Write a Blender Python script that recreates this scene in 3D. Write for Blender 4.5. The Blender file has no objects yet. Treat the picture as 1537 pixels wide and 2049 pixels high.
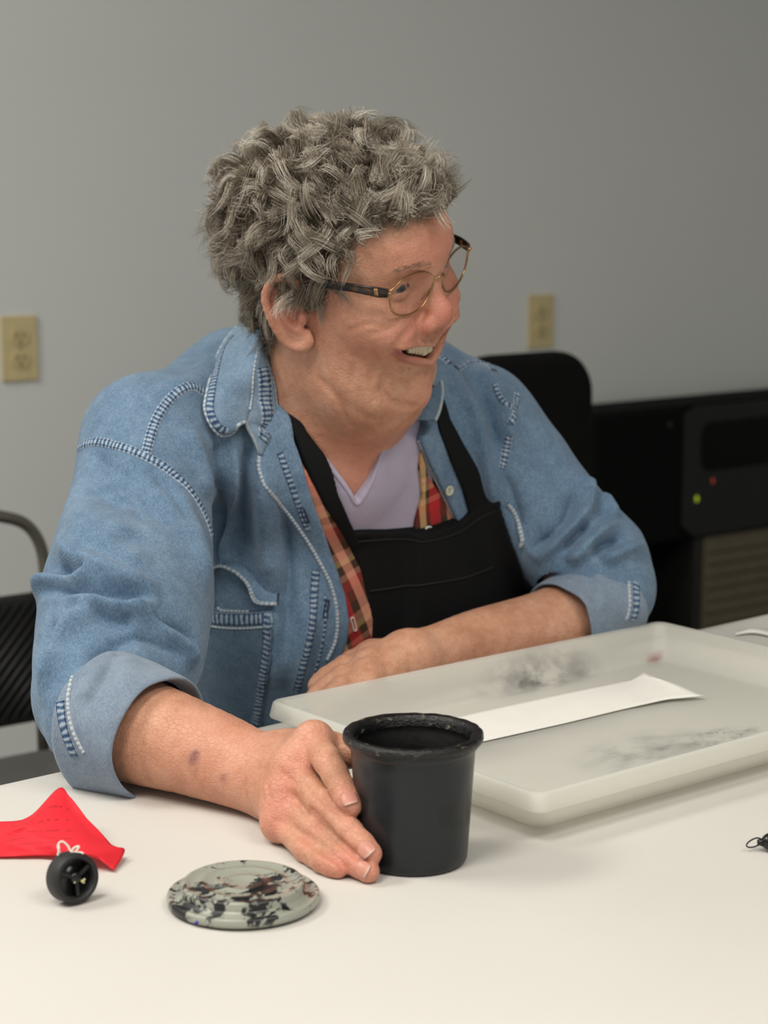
import bpy, bmesh, math, random
import numpy as np
from mathutils import Vector, Matrix
from mathutils.bvhtree import BVHTree

random.seed(7)
rng = np.random.default_rng(11)
SC = bpy.context.scene
COL = SC.collection

# ------------------------------------------------------------------ camera
IW, IH, FPX = 1537.0, 2049.0, 3783.0
PITCH, YAW = math.radians(9.57), math.radians(37.0)
TABLE = 0.74
CAM = np.array([0.0, 0.0, TABLE + 0.4414])
ZAX = np.array([0.0, 0.0, 1.0])
FH = np.array([math.sin(YAW), math.cos(YAW), 0.0])
RT = np.array([math.cos(YAW), -math.sin(YAW), 0.0])
FW = FH * math.cos(PITCH) - ZAX * math.sin(PITCH)
UP = FH * math.sin(PITCH) + ZAX * math.cos(PITCH)

cam_data = bpy.data.cameras.new('camera')
cam = bpy.data.objects.new('camera', cam_data)
COL.objects.link(cam)
cam_data.sensor_fit = 'VERTICAL'
cam_data.sensor_height = 36.0
cam_data.lens = FPX / IH * 36.0
cam_data.clip_start = 0.05
cam.matrix_world = Matrix(((RT[0], UP[0], -FW[0], CAM[0]), (RT[1], UP[1], -FW[1], CAM[1]),
                           (RT[2], UP[2], -FW[2], CAM[2]), (0, 0, 0, 1)))
cam_data.dof.use_dof = True
cam_data.dof.focus_distance = 1.42
cam_data.dof.aperture_fstop = 8.0
SC.camera = cam

# ------------------------------------------------------------------ light and exposure
SC.view_settings.view_transform = 'Standard'
SC.view_settings.look = 'None'
SC.view_settings.exposure = 0.0
SC.view_settings.gamma = 1.0
SC.view_settings.use_curve_mapping = False
world = bpy.data.worlds.new('room_ambient')
SC.world = world
world.use_nodes = True
world.node_tree.nodes['Background'].inputs['Color'].default_value = (1.0, 0.965, 0.91, 1)
world.node_tree.nodes['Background'].inputs['Strength'].default_value = 0.54


def area_light(name, loc, aim, size, energy, color=(1.0, 0.955, 0.88)):
    l = bpy.data.lights.new(name, 'AREA')
    l.shape = 'RECTANGLE'
    l.size, l.size_y = size
    l.energy = energy
    l.color = color
    o = bpy.data.objects.new(name, l)
    o.location = loc
    d = Vector(aim) - Vector(loc)
    o.rotation_euler = d.to_track_quat('-Z', 'Y').to_euler()
    COL.objects.link(o)
    return o


# fluorescent ceiling troffers of the room (all above the frame)
area_light('ceiling_lamp', (-0.45, 0.55, 2.66), (-0.45, 0.55, 0), (1.2, 0.6), 34)
area_light('ceiling_lamp', (0.8, -0.4, 2.66), (0.8, -0.4, 0), (1.2, 0.6), 26)
area_light('ceiling_lamp', (-0.7, 2.1, 2.66), (-0.7, 2.1, 0), (1.2, 0.6), 40)

SC.cycles.use_denoising = True
SC.cycles.max_bounces = 8
SC.cycles.caustics_reflective = False
SC.cycles.caustics_refractive = False
# ------------------------------------------------------------------ helpers
def ray(px, py):
    return FW + RT * ((px - IW / 2) / FPX) - UP * ((py - IH / 2) / FPX)

def P(px, py, d):
    """world point seen at a photograph pixel, d metres along the view axis"""
    return CAM + ray(px, py) * d

def onz(px, py, z=TABLE):
    r = ray(px, py)
    return CAM + r * ((z - CAM[2]) / r[2])

def ony(px, py, y):
    r = ray(px, py)
    return CAM + r * (y / r[1])

def new_obj(name, me, mat=None, parent=None):
    o = bpy.data.objects.new(name, me)
    COL.objects.link(o)
    if mat is not None and len(me.materials) == 0:
        me.materials.append(mat)
    if parent is not None:
        o.parent = parent
    return o

def tag(o, label, cat=None, group=None, kind=None):
    if label: o['label'] = label
    if cat: o['category'] = cat
    if group: o['group'] = group
    if kind: o['kind'] = kind
    return o

def thing(name, loc=(0, 0, 0), rz=0.0):
    o = bpy.data.objects.new(name, None)
    o.empty_display_size = 0.05
    o.location = loc
    o.rotation_euler = (0, 0, rz)
    COL.objects.link(o)
    return o

def mesh_np(name, V, Fc, smooth=True):
    me = bpy.data.meshes.new(name)
    V = np.asarray(V, dtype=np.float64)
    if isinstance(Fc, np.ndarray):
        n = len(Fc); k = Fc.shape[1]
        me.vertices.add(len(V)); me.vertices.foreach_set('co', V.ravel())
        me.loops.add(n * k); me.loops.foreach_set('vertex_index', Fc.astype(np.int32).ravel())
        me.polygons.add(n)
        me.polygons.foreach_set('loop_start', np.arange(0, n * k, k, dtype=np.int32))
        me.polygons.foreach_set('loop_total', np.full(n, k, dtype=np.int32))
        me.update(calc_edges=True)
        me.validate()
    else:
        me.from_pydata([tuple(v) for v in V], [], Fc)
    if smooth:
        me.polygons.foreach_set('use_smooth', np.ones(len(me.polygons), dtype=bool))
    me.update()
    return me

def bm_mesh(name, bm, smooth=False):
    me = bpy.data.meshes.new(name)
    bmesh.ops.recalc_face_normals(bm, faces=bm.faces)
    bm.to_mesh(me); bm.free()
    if smooth:
        me.polygons.foreach_set('use_smooth', np.ones(len(me.polygons), dtype=bool))
    return me

def box_bm(size, center=(0, 0, 0), bevel=0.0, seg=2, bm=None):
    b = bmesh.new()
    bmesh.ops.create_cube(b, size=1.0)
    for v in b.verts:
        v.co = Vector((v.co.x * size[0] , v.co.y * size[1], v.co.z * size[2]))
    if bevel > 0:
        bmesh.ops.bevel(b, geom=list(b.edges), offset=bevel, segments=seg, profile=0.5, affect='EDGES')
    for v in b.verts: v.co += Vector(center)
    if bm is None: return b
    me = bpy.data.meshes.new('tmp'); b.to_mesh(me); b.free(); bm.from_mesh(me); bpy.data.meshes.remove(me)
    return bm

def lathe(profile, n=64, cap=False):
    """profile: list of (r, z) -> verts, quads"""
    V, Q = [], []
    m = len(profile)
    for r, z in profile:
        for i in range(n):
            a = 2 * math.pi * i / n
            V.append((r * math.cos(a), r * math.sin(a), z))
    for j in range(m - 1):
        for i in range(n):
            k = (i + 1) % n
            Q.append((j * n + i, j * n + k, (j + 1) * n + k, (j + 1) * n + i))
    return np.array(V), np.array(Q)

def catmull(pts, n, closed=False):
    """n samples of a Catmull-Rom through pts (any dimension)"""
    pts = np.asarray(pts, float)
    m = len(pts)
    if m == 2 and not closed:
        t = np.linspace(0, 1, n)[:, None]
        return pts[0] * (1 - t) + pts[1] * t
    if closed:
        Q = np.vstack([pts[-1:], pts, pts[:2]]); segs = m
    else:
        Q = np.vstack([2 * pts[:1] - pts[1:2], pts, 2 * pts[-1:] - pts[-2:-1]]); segs = m - 1
    u = np.linspace(0, segs, n, endpoint=not closed)
    i = np.minimum(u.astype(int), segs - 1); t = (u - i)[:, None]
    a, b, c, d = Q[i], Q[i + 1], Q[i + 2], Q[i + 3]
    return 0.5 * (2 * b + (c - a) * t + (2 * a - 5 * b + 4 * c - d) * t ** 2 + (3 * b - a - 3 * c + d) * t ** 3)

def resample(pts, n):
    pts = np.asarray(pts, float)
    s = np.r_[0, np.cumsum(np.linalg.norm(np.diff(pts, axis=0), axis=1))]
    t = np.linspace(0, s[-1], n)
    return np.stack([np.interp(t, s, pts[:, k]) for k in range(pts.shape[1])], 1)

def tube(path, r, n=8, closed=False, caps=True, flat=1.0, nrm=None):
    """tube along path; r scalar or per point. returns verts, faces(list)"""
    path = np.asarray(path, float); m = len(path)
    r = np.broadcast_to(np.asarray(r, float), (m,))
    if closed:
        tan = np.roll(path, -1, 0) - np.roll(path, 1, 0)
    else:
        tan = np.gradient(path, axis=0)
    tan /= np.linalg.norm(tan, axis=1)[:, None] + 1e-12
    u = np.cross(tan[0], [0, 0, 1.0] if nrm is None else nrm)
    if np.linalg.norm(u) < 1e-3: u = np.cross(tan[0], [1.0, 0, 0])
    V = []
    for i in range(m):
        u = u - tan[i] * (u @ tan[i]); u /= np.linalg.norm(u)
        w = np.cross(tan[i], u)
        for k in range(n):
            a = 2 * math.pi * k / n
            V.append(path[i] + r[i] * (math.cos(a) * u * flat + math.sin(a) * w))
    Fq = []
    for i in range(m if closed else m - 1):
        j = (i + 1) % m
        for k in range(n):
            l = (k + 1) % n
            Fq.append((i * n + k, i * n + l, j * n + l, j * n + k))
    if caps and not closed:
        Fq.append(tuple(range(n - 1, -1, -1)))
        Fq.append(tuple((m - 1) * n + k for k in range(n)))
    return V, Fq

def join_parts(parts):
    V, Fq, o = [], [], 0
    for v, f in parts:
        v = [tuple(x) for x in v]
        V += v; Fq += [tuple(i + o for i in q) for q in f]; o += len(v)
    return V, Fq

def grid_faces(nu, nv):
    i, j = np.meshgrid(np.arange(nu - 1), np.arange(nv - 1), indexing='ij')
    a = i * nv + j
    return np.stack([a, a + nv, a + nv + 1, a + 1], -1).reshape(-1, 4)

def set_attr(me, name, arr):
    arr = np.asarray(arr, dtype=np.float32)
    if arr.ndim == 1:
        at = me.attributes.new(name, 'FLOAT', 'POINT'); at.data.foreach_set('value', arr)
    else:
        at = me.attributes.new(name, 'FLOAT_VECTOR', 'POINT'); at.data.foreach_set('vector', arr.ravel())

# ---- materials
class NT:
    """tiny node-tree builder"""
    def __init__(self, name):
        self.m = bpy.data.materials.new(name); self.m.use_nodes = True
        self.t = self.m.node_tree
        self.b = self.t.nodes['Principled BSDF']; self.out = self.t.nodes['Material Output']
    def n(self, typ, **kw):
        nd = self.t.nodes.new(typ)
        for k, v in kw.items():
            if k.startswith('i_'):
                key = k[2:]
                key = int(key) if key.isdigit() else key.replace('_', ' ')
                self.put(nd.inputs[key], v)
            else: setattr(nd, k, v)
        return nd
    def put(self, sock, v):
        if hasattr(v, 'is_output') and v.is_output: self.t.links.new(v, sock)
        elif isinstance(v, bpy.types.Node): self.t.links.new(v.outputs[0], sock)
        else: sock.default_value = v
    def set(self, **kw):
        for k, v in kw.items(): self.put(self.b.inputs[k.replace('_', ' ')], v)
    def coord(self, which='Object'):
        return self.n('ShaderNodeTexCoord').outputs[which]
    def mapping(self, vec, scale=(1, 1, 1), loc=(0, 0, 0), rot=(0, 0, 0)):
        nd = self.n('ShaderNodeMapping'); self.put(nd.inputs['Vector'], vec)
        nd.inputs['Scale'].default_value = scale; nd.inputs['Location'].default_value = loc
        nd.inputs['Rotation'].default_value = rot
        return nd.outputs[0]
    def noise(self, vec, scale, detail=3, rough=0.5, dist=0.0):
        nd = self.n('ShaderNodeTexNoise'); self.put(nd.inputs['Vector'], vec)
        nd.inputs['Scale'].default_value = scale; nd.inputs['Detail'].default_value = detail
        nd.inputs['Roughness'].default_value = rough; nd.inputs['Distortion'].default_value = dist
        return nd.outputs['Fac']
    def ramp(self, fac, stops, interp='LINEAR'):
        nd = self.n('ShaderNodeValToRGB'); self.put(nd.inputs[0], fac)
        cr = nd.color_ramp; cr.interpolation = interp
        while len(cr.elements) < len(stops): cr.elements.new(0.5)
        for e, (p, c) in zip(cr.elements, stops):
            e.position = p
            e.color = (c, c, c, 1) if isinstance(c, (int, float)) else (*c, 1)
        return nd.outputs[0]
    def mix(self, fac, a, b, mode='MIX'):
        nd = self.n('ShaderNodeMix'); nd.data_type = 'RGBA'; nd.blend_type = mode
        self.put(nd.inputs[0], fac)
        for s, v in ((nd.inputs[6], a), (nd.inputs[7], b)):
            if isinstance(v, tuple) and len(v) == 3: v = (*v, 1)
            self.put(s, v)
        return nd.outputs[2]
    def math(self, op, a, b=0.0, clamp=False):
        nd = self.n('ShaderNodeMath'); nd.operation = op; nd.use_clamp = clamp
        self.put(nd.inputs[0], a); self.put(nd.inputs[1], b)
        return nd.outputs[0]
    def attr(self, name, out='Fac'):
        nd = self.n('ShaderNodeAttribute'); nd.attribute_name = name
        return nd.outputs[out]
    def bump(self, h, strength=0.3, dist=0.001, normal=None):
        nd = self.n('ShaderNodeBump'); self.put(nd.inputs['Height'], h)
        nd.inputs['Strength'].default_value = strength; nd.inputs['Distance'].default_value = dist
        if normal is not None: self.put(nd.inputs['Normal'], normal)
        return nd.outputs[0]
    def sep(self, vec):
        nd = self.n('ShaderNodeSeparateXYZ'); self.put(nd.inputs[0], vec)
        return nd.outputs

def simple(name, col, rough=0.5, metal=0.0, spec=0.5, var=0.06, scale=40, bump=0.0):
    t = NT(name); c = t.coord()
    nz = t.noise(c, scale, 4, 0.6)
    lo = tuple(max(0, x * (1 - var)) for x in col); hi = tuple(min(1, x * (1 + var)) for x in col)
    t.set(Base_Color=t.ramp(nz, [(0.3, lo), (0.7, hi)]), Roughness=rough, Metallic=metal, Specular_IOR_Level=spec)
    if bump: t.set(Normal=t.bump(nz, bump, 0.001))
    return t.m

MAT = {}
# ------------------------------------------------------------------ room shell
WALL_Y = 3.03
t = NT('painted_wall'); c = t.coord()
n1 = t.noise(t.mapping(c, (1, 1, 1)), 1.3, 3, 0.5); n2 = t.noise(t.mapping(c, (1, 1, 3)), 120, 3, 0.6)
t.set(Base_Color=t.ramp(n1, [(0.3, (0.66, 0.68, 0.665)), (0.7, (0.70, 0.72, 0.705))]), Roughness=0.75,
      Normal=t.bump(n2, 0.15, 0.002))
MAT['wall'] = t.m
t = NT('floor_tile_vinyl'); c = t.coord()
t.set(Base_Color=t.ramp(t.noise(c, 6, 5), [(0.3, (0.20, 0.19, 0.17)), (0.7, (0.27, 0.26, 0.24))]), Roughness=0.45)
MAT['floor'] = t.m
MAT['base'] = simple('vinyl_baseboard', (0.05, 0.05, 0.05), 0.5)

def struct(name, bm, mat, label=None):
    o = new_obj(name, bm_mesh(name, bm), mat)
    o['kind'] = 'structure'
    if label: o['label'] = label
    return o

struct('wall_back', box_bm((7.4, 0.12, 2.7), (1.6, WALL_Y + 0.06, 1.35)), MAT['wall'], 'plain pale grey painted wall behind the seated person')
struct('floor', box_bm((7.4, 6.0, 0.1), (1.6, 0.1, -0.05)), MAT['floor'])
struct('wall_right', box_bm((0.12, 6.0, 2.7), (5.36, 0.1, 1.35)), MAT['wall'])
struct('ceiling', box_bm((7.4, 6.0, 0.1), (1.6, 0.1, 2.76)), MAT['wall'])
struct('baseboard_back', box_bm((7.4, 0.012, 0.10), (1.6, WALL_Y - 0.006, 0.05), 0.003), MAT['base'])

# ------------------------------------------------------------------ outlets
MAT['ivory'] = simple('ivory_plastic', (0.60, 0.50, 0.27), 0.4)
MAT['ivory_face'] = simple('ivory_plastic_face', (0.55, 0.45, 0.23), 0.4)
MAT['slot'] = simple('slot_dark', (0.05, 0.035, 0.02), 0.6)
MAT['screw'] = simple('screw_metal', (0.45, 0.40, 0.28), 0.35, 0.8)

def outlet(px, py, label):
    c = ony(px, py, WALL_Y)
    r = thing('wall_outlet', tuple(c))
    tag(r, label, 'wall outlet', 'ivory duplex outlets on the back wall')
    b = box_bm((0.070, 0.006, 0.114), (0, -0.003, 0), 0.0022, 3)
    new_obj('cover_plate', bm_mesh('cover_plate', b), MAT['ivory'], r)
    for s in (-1, 1):
        bm = bmesh.new()
        bmesh.ops.create_cone(bm, cap_ends=True, segments=40, radius1=0.0172, radius2=0.0168, depth=0.004)
        for v in bm.verts:
            x, y, z = v.co
            v.co = Vector((x, -0.0068 - z, max(-0.0142, min(0.0142, y)) + s * 0.0195))
        f = new_obj('socket_face', bm_mesh('socket_face', bm), MAT['ivory_face'], r)
        for dx, w, hh in ((-0.0063, 0.0024, 0.0085), (0.0063, 0.0024, 0.007)):
            new_obj('slot', bm_mesh('slot', box_bm((w, 0.0012, hh), (dx, -0.0087, s * 0.0195 + 0.0035))), MAT['slot'], f)
        bm = bmesh.new()
        bmesh.ops.create_cone(bm, cap_ends=True, segments=16, radius1=0.0026, radius2=0.0026, depth=0.0012,
                              matrix=Matrix.Translation((0, -0.0087, s * 0.0195 - 0.0075)) @ Matrix.Rotation(math.pi / 2, 4, 'X'))
        new_obj('ground_hole', bm_mesh('ground_hole', bm), MAT['slot'], f)
    bm = bmesh.new()
    bmesh.ops.create_uvsphere(bm, u_segments=12, v_segments=6, radius=0.003)
    for v in bm.verts: v.co = Vector((v.co.x, -0.0062 + v.co.y * 0.4, v.co.z))
    new_obj('screw', bm_mesh('screw', bm), MAT['screw'], r)

outlet(37, 697, 'ivory duplex outlet on the wall above the ribbed black chair')
outlet(1080, 643, 'ivory duplex outlet on the wall just above the black padded chair')

# ------------------------------------------------------------------ tables
TROT = math.radians(40.1 - 37.0)            # table turned a touch against the wall
TU = math.cos(math.radians(40.1)) * RT + math.sin(math.radians(40.1)) * FH     # along the far edge
TN = math.sin(math.radians(40.1)) * RT - math.cos(math.radians(40.1)) * FH     # towards the camera side
E0 = onz(0, 1566, TABLE)
TLEN0, TLEN1, TWID = -0.45, 1.75, 0.76
def tb(u, n, z): return E0 + TU * u + TN * n + ZAX * (z - E0[2])

MAT['paper'] = None
t = NT('white_table_paper'); c = t.coord()
nA = t.noise(c, 5, 3, 0.5); nB = t.noise(c, 400, 3, 0.6)
t.set(Base_Color=t.ramp(nA, [(0.3, (0.60, 0.578, 0.538)), (0.75, (0.63, 0.612, 0.572))]), Roughness=0.7, Specular_IOR_Level=0.3,
      Normal=t.bump(nB, 0.06, 0.0005))
MAT['paper'] = t.m
MAT['laminate'] = simple('grey_laminate', (0.30, 0.29, 0.27), 0.5)
MAT['black_metal'] = simple('black_metal', (0.02, 0.02, 0.02), 0.4, 0.4)

troot = thing('folding_table', tuple(tb(0.6, 0.38, 0)), math.radians(0))
tag(troot, 'long folding table covered in white paper across the front', 'table')
def tobj(name, verts, faces, mat, parent, smooth=False):
    o = np.array(parent.location) if parent is not None else np.zeros(3)
    return new_obj(name, mesh_np(name, np.asarray(verts) - o, faces, smooth), mat, parent)
def slab(u0, u1, n0, n1, z0, z1):
    v = [tb(u, n, z) for z in (z0, z1) for u, n in ((u0, n0), (u1, n0), (u1, n1), (u0, n1))]
    f = [(3, 2, 1, 0), (4, 5, 6, 7), (0, 1, 5, 4), (1, 2, 6, 5), (2, 3, 7, 6), (3, 0, 4, 7)]
    return v, f
v, f = slab(TLEN0, TLEN1, 0.006, TWID, TABLE - 0.034, TABLE - 0.004)
tobj('table_top', v, f, MAT['laminate'], troot)
for u in (TLEN0 + 0.2, TLEN1 - 0.2):
    for n in (0.1, TWID - 0.1):
        V, Fq = tube([tb(u, n, 0), tb(u, n, TABLE - 0.03)], 0.014, 10)
        tobj('leg', V, Fq, MAT['black_metal'], troot, True)

# the paper sheet: slightly rippled, drops a few millimetres over the far edge
nu, nv = 150, 70
us = np.linspace(TLEN0 - 0.005, TLEN1 + 0.005, nu); vs = np.linspace(-0.006, TWID + 0.01, nv)
V = []
for u in us:
    for n in vs:
        z = 0.0
        z += 0.0016 * math.sin(u * 9 + n * 14) * math.sin(n * 17 + 0.6) * min(1, max(0, (n - 0.34) / 0.1))
        e = max(0.0, 0.004 - n) / 0.01
        z -= 0.010 * e * e
        V.append(tb(u, n, TABLE + z - 0.0003))
me = mesh_np('table_paper', V, grid_faces(nu, nv)[:, ::-1])
po = new_obj('table_paper', me, MAT['paper'])
tag(po, 'plain white paper sheet covering the long table', 'table paper')
sm = po.modifiers.new('thick', 'SOLIDIFY'); sm.thickness = 0.0012; sm.offset = -1
# ------------------------------------------------------------------ black ink tub
t = NT('black_glossy_plastic'); c = t.coord()
dust = t.noise(t.mapping(c, (1, 1, 0.7)), 38, 5, 0.65)
smear = t.noise(t.mapping(c, (1, 1, 2.2), (0.3, 0.1, 0)), 22, 4, 0.6)
z = t.sep(c)[2]
t.set(Base_Color=t.mix(t.ramp(smear, [(0.54, 0.0), (0.70, 0.55)]), (0.012, 0.015, 0.018), (0.002, 0.004, 0.005)),
      Roughness=t.ramp(dust, [(0.35, 0.24), (0.7, 0.38)]), Specular_IOR_Level=0.38)
MAT['tub'] = t.m
t = NT('ink_smeared_rim'); c = t.coord()
sp = t.noise(t.mapping(c, (1, 1, 2)), 120, 5, 0.7)
t.set(Base_Color=t.ramp(sp, [(0.60, (0.003, 0.003, 0.0035)), (0.70, (0.26, 0.22, 0.14))]), Roughness=t.ramp(sp, [(0.5, 0.18), (0.7, 0.6)]),
      Normal=t.bump(sp, 0.8, 0.002))
MAT['tub_rim'] = t.m
t = NT('wet_black_ink'); c = t.coord()
t.set(Base_Color=(0.0012, 0.0012, 0.0015, 1), Roughness=0.6, Specular_IOR_Level=0.12, Normal=t.bump(t.noise(c, 60, 4), 0.6, 0.003))
MAT['ink'] = t.m

cb = onz(826, 1718, TABLE)
CUPX = cb.copy()
CUP_R0, CUP_R1, CUP_H = 0.0366, 0.0424, 0.0885
tub = thing('ink_tub', tuple(cb + [0, 0, 0.0006]))
tag(tub, 'open black plastic ink tub held by the right hand', 'tub')
prof = [(0.0, 0.0025), (CUP_R0 - 0.004, 0.0022), (CUP_R0 - 0.0028, 0.0), (CUP_R0 - 0.001, 0.0004), (CUP_R0, 0.0022)]
for k in range(1, 13):
    zz = 0.0022 + (CUP_H - 0.012 - 0.0022) * k / 12
    prof.append((CUP_R0 + (CUP_R1 - CUP_R0) * zz / CUP_H, zz))
prof += [(CUP_R1 - 0.0002, CUP_H - 0.0108), (CUP_R1 + 0.0012, CUP_H - 0.0095), (CUP_R1 + 0.0014, CUP_H - 0.0072), (CUP_R1 + 0.0014, CUP_H - 0.006)]
V, Q = lathe(prof, 96)
new_obj('outer_wall', mesh_np('outer_wall', V, Q), MAT['tub'], tub)
prof = [(CUP_R1 + 0.0012, CUP_H - 0.0068), (CUP_R1 + 0.0040, CUP_H - 0.0062), (CUP_R1 + 0.0047, CUP_H - 0.0045), (CUP_R1 + 0.0046, CUP_H - 0.0022),
        (CUP_R1 + 0.0038, CUP_H - 0.0006), (CUP_R1 + 0.0020, CUP_H), (CUP_R1 - 0.0004, CUP_H - 0.0003), (CUP_R1 - 0.0024, CUP_H - 0.0016),
        (CUP_R1 - 0.0032, CUP_H - 0.004), (CUP_R1 - 0.0036, CUP_H - 0.008)]
V, Q = lathe(prof, 128)
rs = np.random.default_rng(3)
ang = np.arctan2(V[:, 1], V[:, 0])
lump = sum(rs.normal() * np.sin(ang * k + rs.uniform(0, 6)) for k in range(4, 26)) * 0.00003
hi = (V[:, 2] > CUP_H - 0.004)
V[hi, 2] += lump[hi]; V[hi, :2] *= (1 + (lump[hi] / 0.045))[:, None]
new_obj('rim', mesh_np('rim', V, Q), MAT['tub_rim'], tub)
prof = [(CUP_R1 - 0.0036, CUP_H - 0.008), (CUP_R1 - 0.0040, CUP_H - 0.013), (CUP_R1 - 0.0062, CUP_H - 0.0138), (CUP_R1 - 0.0068, CUP_H - 0.03), (CUP_R1 - 0.0078, CUP_H - 0.05),
        (CUP_R1 - 0.012, CUP_H - 0.052), (0.015, CUP_H - 0.05), (0.0, CUP_H - 0.049)]
V, Q = lathe(prof, 72)
new_obj('ink_inside', mesh_np('ink_inside', V, Q), MAT['ink'], tub)
# flecks of dried ink
MAT['fleck'] = simple('dried_pale_fleck', (0.45, 0.42, 0.36), 0.6)
for a, zz, s in ((-2.55, CUP_H - 0.014, 0.0013), (-1.2, CUP_H - 0.012, 0.0006), (-2.1, CUP_H - 0.02, 0.0008)):
    bm = bmesh.new(); bmesh.ops.create_icosphere(bm, subdivisions=1, radius=s)
    for v in bm.verts: v.co = v.co * (0.7 + 0.6 * random.random()) + Vector(((CUP_R1 - 0.0055) * math.cos(a), (CUP_R1 - 0.0055) * math.sin(a), zz))
    new_obj('dried_fleck', bm_mesh('dried_fleck', bm, True), MAT['fleck'], tub)

# ------------------------------------------------------------------ its lid
t = NT('smeared_grey_lid'); c = t.coord()
s1 = t.noise(t.mapping(c, (1.0, 1.4, 1), (0.02, 0.013, 0)), 55, 6, 0.68, 0.6)
s2 = t.noise(t.mapping(c, (1, 1, 1), (0.7, 0.2, 0)), 24, 3, 0.6)
blk = t.ramp(t.math('ADD', t.math('MULTIPLY', s1, 0.62), t.math('MULTIPLY', s2, 0.38)), [(0.508, 0.0), (0.530, 1.0)])
t.set(Base_Color=t.mix(blk, (0.31, 0.32, 0.27), (0.005, 0.006, 0.007)), Roughness=t.ramp(s2, [(0.4, 0.2), (0.6, 0.36)]), Specular_IOR_Level=0.6)
MAT['lid'] = t.m
MAT['blue_ink'] = simple('blue_ink_smudge', (0.01, 0.01, 0.30), 0.4)
lc = onz(487, 1806, TABLE)
lid = thing('tub_lid', tuple(lc + [0, 0, 0.0012]))
tag(lid, 'ink-smeared translucent grey tub lid lying on the white paper', 'lid')
LR = 0.0482
prof = [(LR - 0.0025, 0.0), (LR - 0.0004, 0.0006), (LR, 0.002), (LR - 0.0002, 0.0052), (LR - 0.0010, 0.0060), (LR - 0.0030, 0.0063), (LR - 0.0036, 0.0055),
        (LR - 0.0062, 0.0056), (LR - 0.0068, 0.0066), (LR - 0.0084, 0.0068), (LR - 0.0092, 0.0085), (LR - 0.0096, 0.0120), (LR - 0.0104, 0.0131), (LR - 0.0122, 0.0132),
        (LR - 0.0130, 0.0122), (0.0272, 0.0119), (0.0266, 0.0126), (0.0252, 0.0126), (0.0246, 0.0119), (0.0135, 0.0117), (0.0130, 0.0123), (0.0118, 0.0123), (0.0112, 0.0117), (0.0, 0.0117)]
V, Q = lathe(prof, 120)
new_obj('lid_disc', mesh_np('lid_disc', V, Q), MAT['lid'], lid)
V, Q = lathe([(LR - 0.0045, 0.0), (0.0, 0.0)], 60)
new_obj('lid_underside', mesh_np('lid_underside', V, Q), MAT['lid'], lid)
bm = bmesh.new(); bmesh.ops.create_uvsphere(bm, u_segments=12, v_segments=8, radius=0.0022)
bl = onz(385, 1862, TABLE) - lc; bl = bl / np.linalg.norm(bl[:2]) * (LR - 0.0006)
for v in bm.verts: v.co = Vector((bl[0] + v.co.x * 1.2, bl[1] + v.co.y * 0.4, 0.002 + v.co.z * 0.5))
new_obj('blue_smudge', bm_mesh('blue_smudge', bm, True), MAT['blue_ink'], lid)

# ------------------------------------------------------------------ black wheel on its edge, string on top
MAT['rubber'] = simple('matt_black_rubber', (0.012, 0.012, 0.013), 0.55, bump=0.1, scale=300)
MAT['gloss_black'] = simple('glossy_black_plastic', (0.006, 0.006, 0.007), 0.25)
MAT['string'] = simple('white_cotton_string', (0.72, 0.66, 0.58), 0.8, scale=500)
MAT['beige_bit'] = simple('dried_yellow_bit', (0.62, 0.58, 0.30), 0.5)
wr = 0.0158
wc = onz(146, 1803, TABLE) + [0, 0, wr]
ax = (RT * 0.62 - FH * 0.76 + ZAX * 0.16); ax /= np.linalg.norm(ax)          # wheel face looks to the right and to us
wy = np.cross(ZAX, ax); wy /= np.linalg.norm(wy); wz = np.cross(ax, wy)
WM = Matrix(((wy[0], wz[0], ax[0], wc[0]), (wy[1], wz[1], ax[1], wc[1]), (wy[2], wz[2], ax[2], wc[2]), (0, 0, 0, 1)))
wheel = thing('toy_wheel')
wheel.matrix_world = WM
tag(wheel, 'small black plastic wheel standing on edge beside the red note', 'wheel')
hw = 0.0075
prof = [(0.0, -hw), (wr - 0.003, -hw), (wr - 0.0008, -hw + 0.0008), (wr, -hw + 0.0022), (wr, hw - 0.0022), (wr - 0.0008, hw - 0.0006), (wr - 0.0022, hw), (wr - 0.0036, hw - 0.0007), (wr - 0.0042, hw - 0.0068)]
V, Q = lathe(prof, 64)
new_obj('tyre', mesh_np('tyre', V, Q), MAT['rubber'], wheel)
V, Q = lathe([(wr - 0.004, hw - 0.0066), (0.004, hw - 0.006), (0.0038, hw - 0.0025), (0.0028, hw - 0.0016), (0, hw - 0.0016)], 40)
new_obj('hub', mesh_np('hub', V, Q), MAT['gloss_black'], wheel)
for k in range(3):
    a = 0.55 + k * 2 * math.pi / 3
    bm = box_bm((wr - 0.006, 0.0026, 0.004), ((wr - 0.004) / 2 + 0.001, 0, hw - 0.0042), 0.0005, 2)
    bmesh.ops.rotate(bm, verts=bm.verts, cent=(0, 0, 0), matrix=Matrix.Rotation(a, 3, 'Z'))
    new_obj('spoke', bm_mesh('spoke', bm), MAT['gloss_black'], wheel)
for (x, y, s) in ((0.0035, -0.0026, 0.0012), (0.005, -0.0018, 0.0009), (-0.002, -0.0022, 0.0007), (0.0042, -0.0034, 0.001)):
    bm = bmesh.new(); bmesh.ops.create_icosphere(bm, subdivisions=1, radius=s, matrix=Matrix.Translation((x, y, hw - 0.0014)))
    new_obj('dried_bit', bm_mesh('dried_bit', bm, True), MAT['beige_bit'], wheel)
WMi = np.array(WM.inverted())
def wl(p): return (WMi @ np.r_[p, 1])[:3]
dW = (wc - CAM) @ FW
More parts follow.
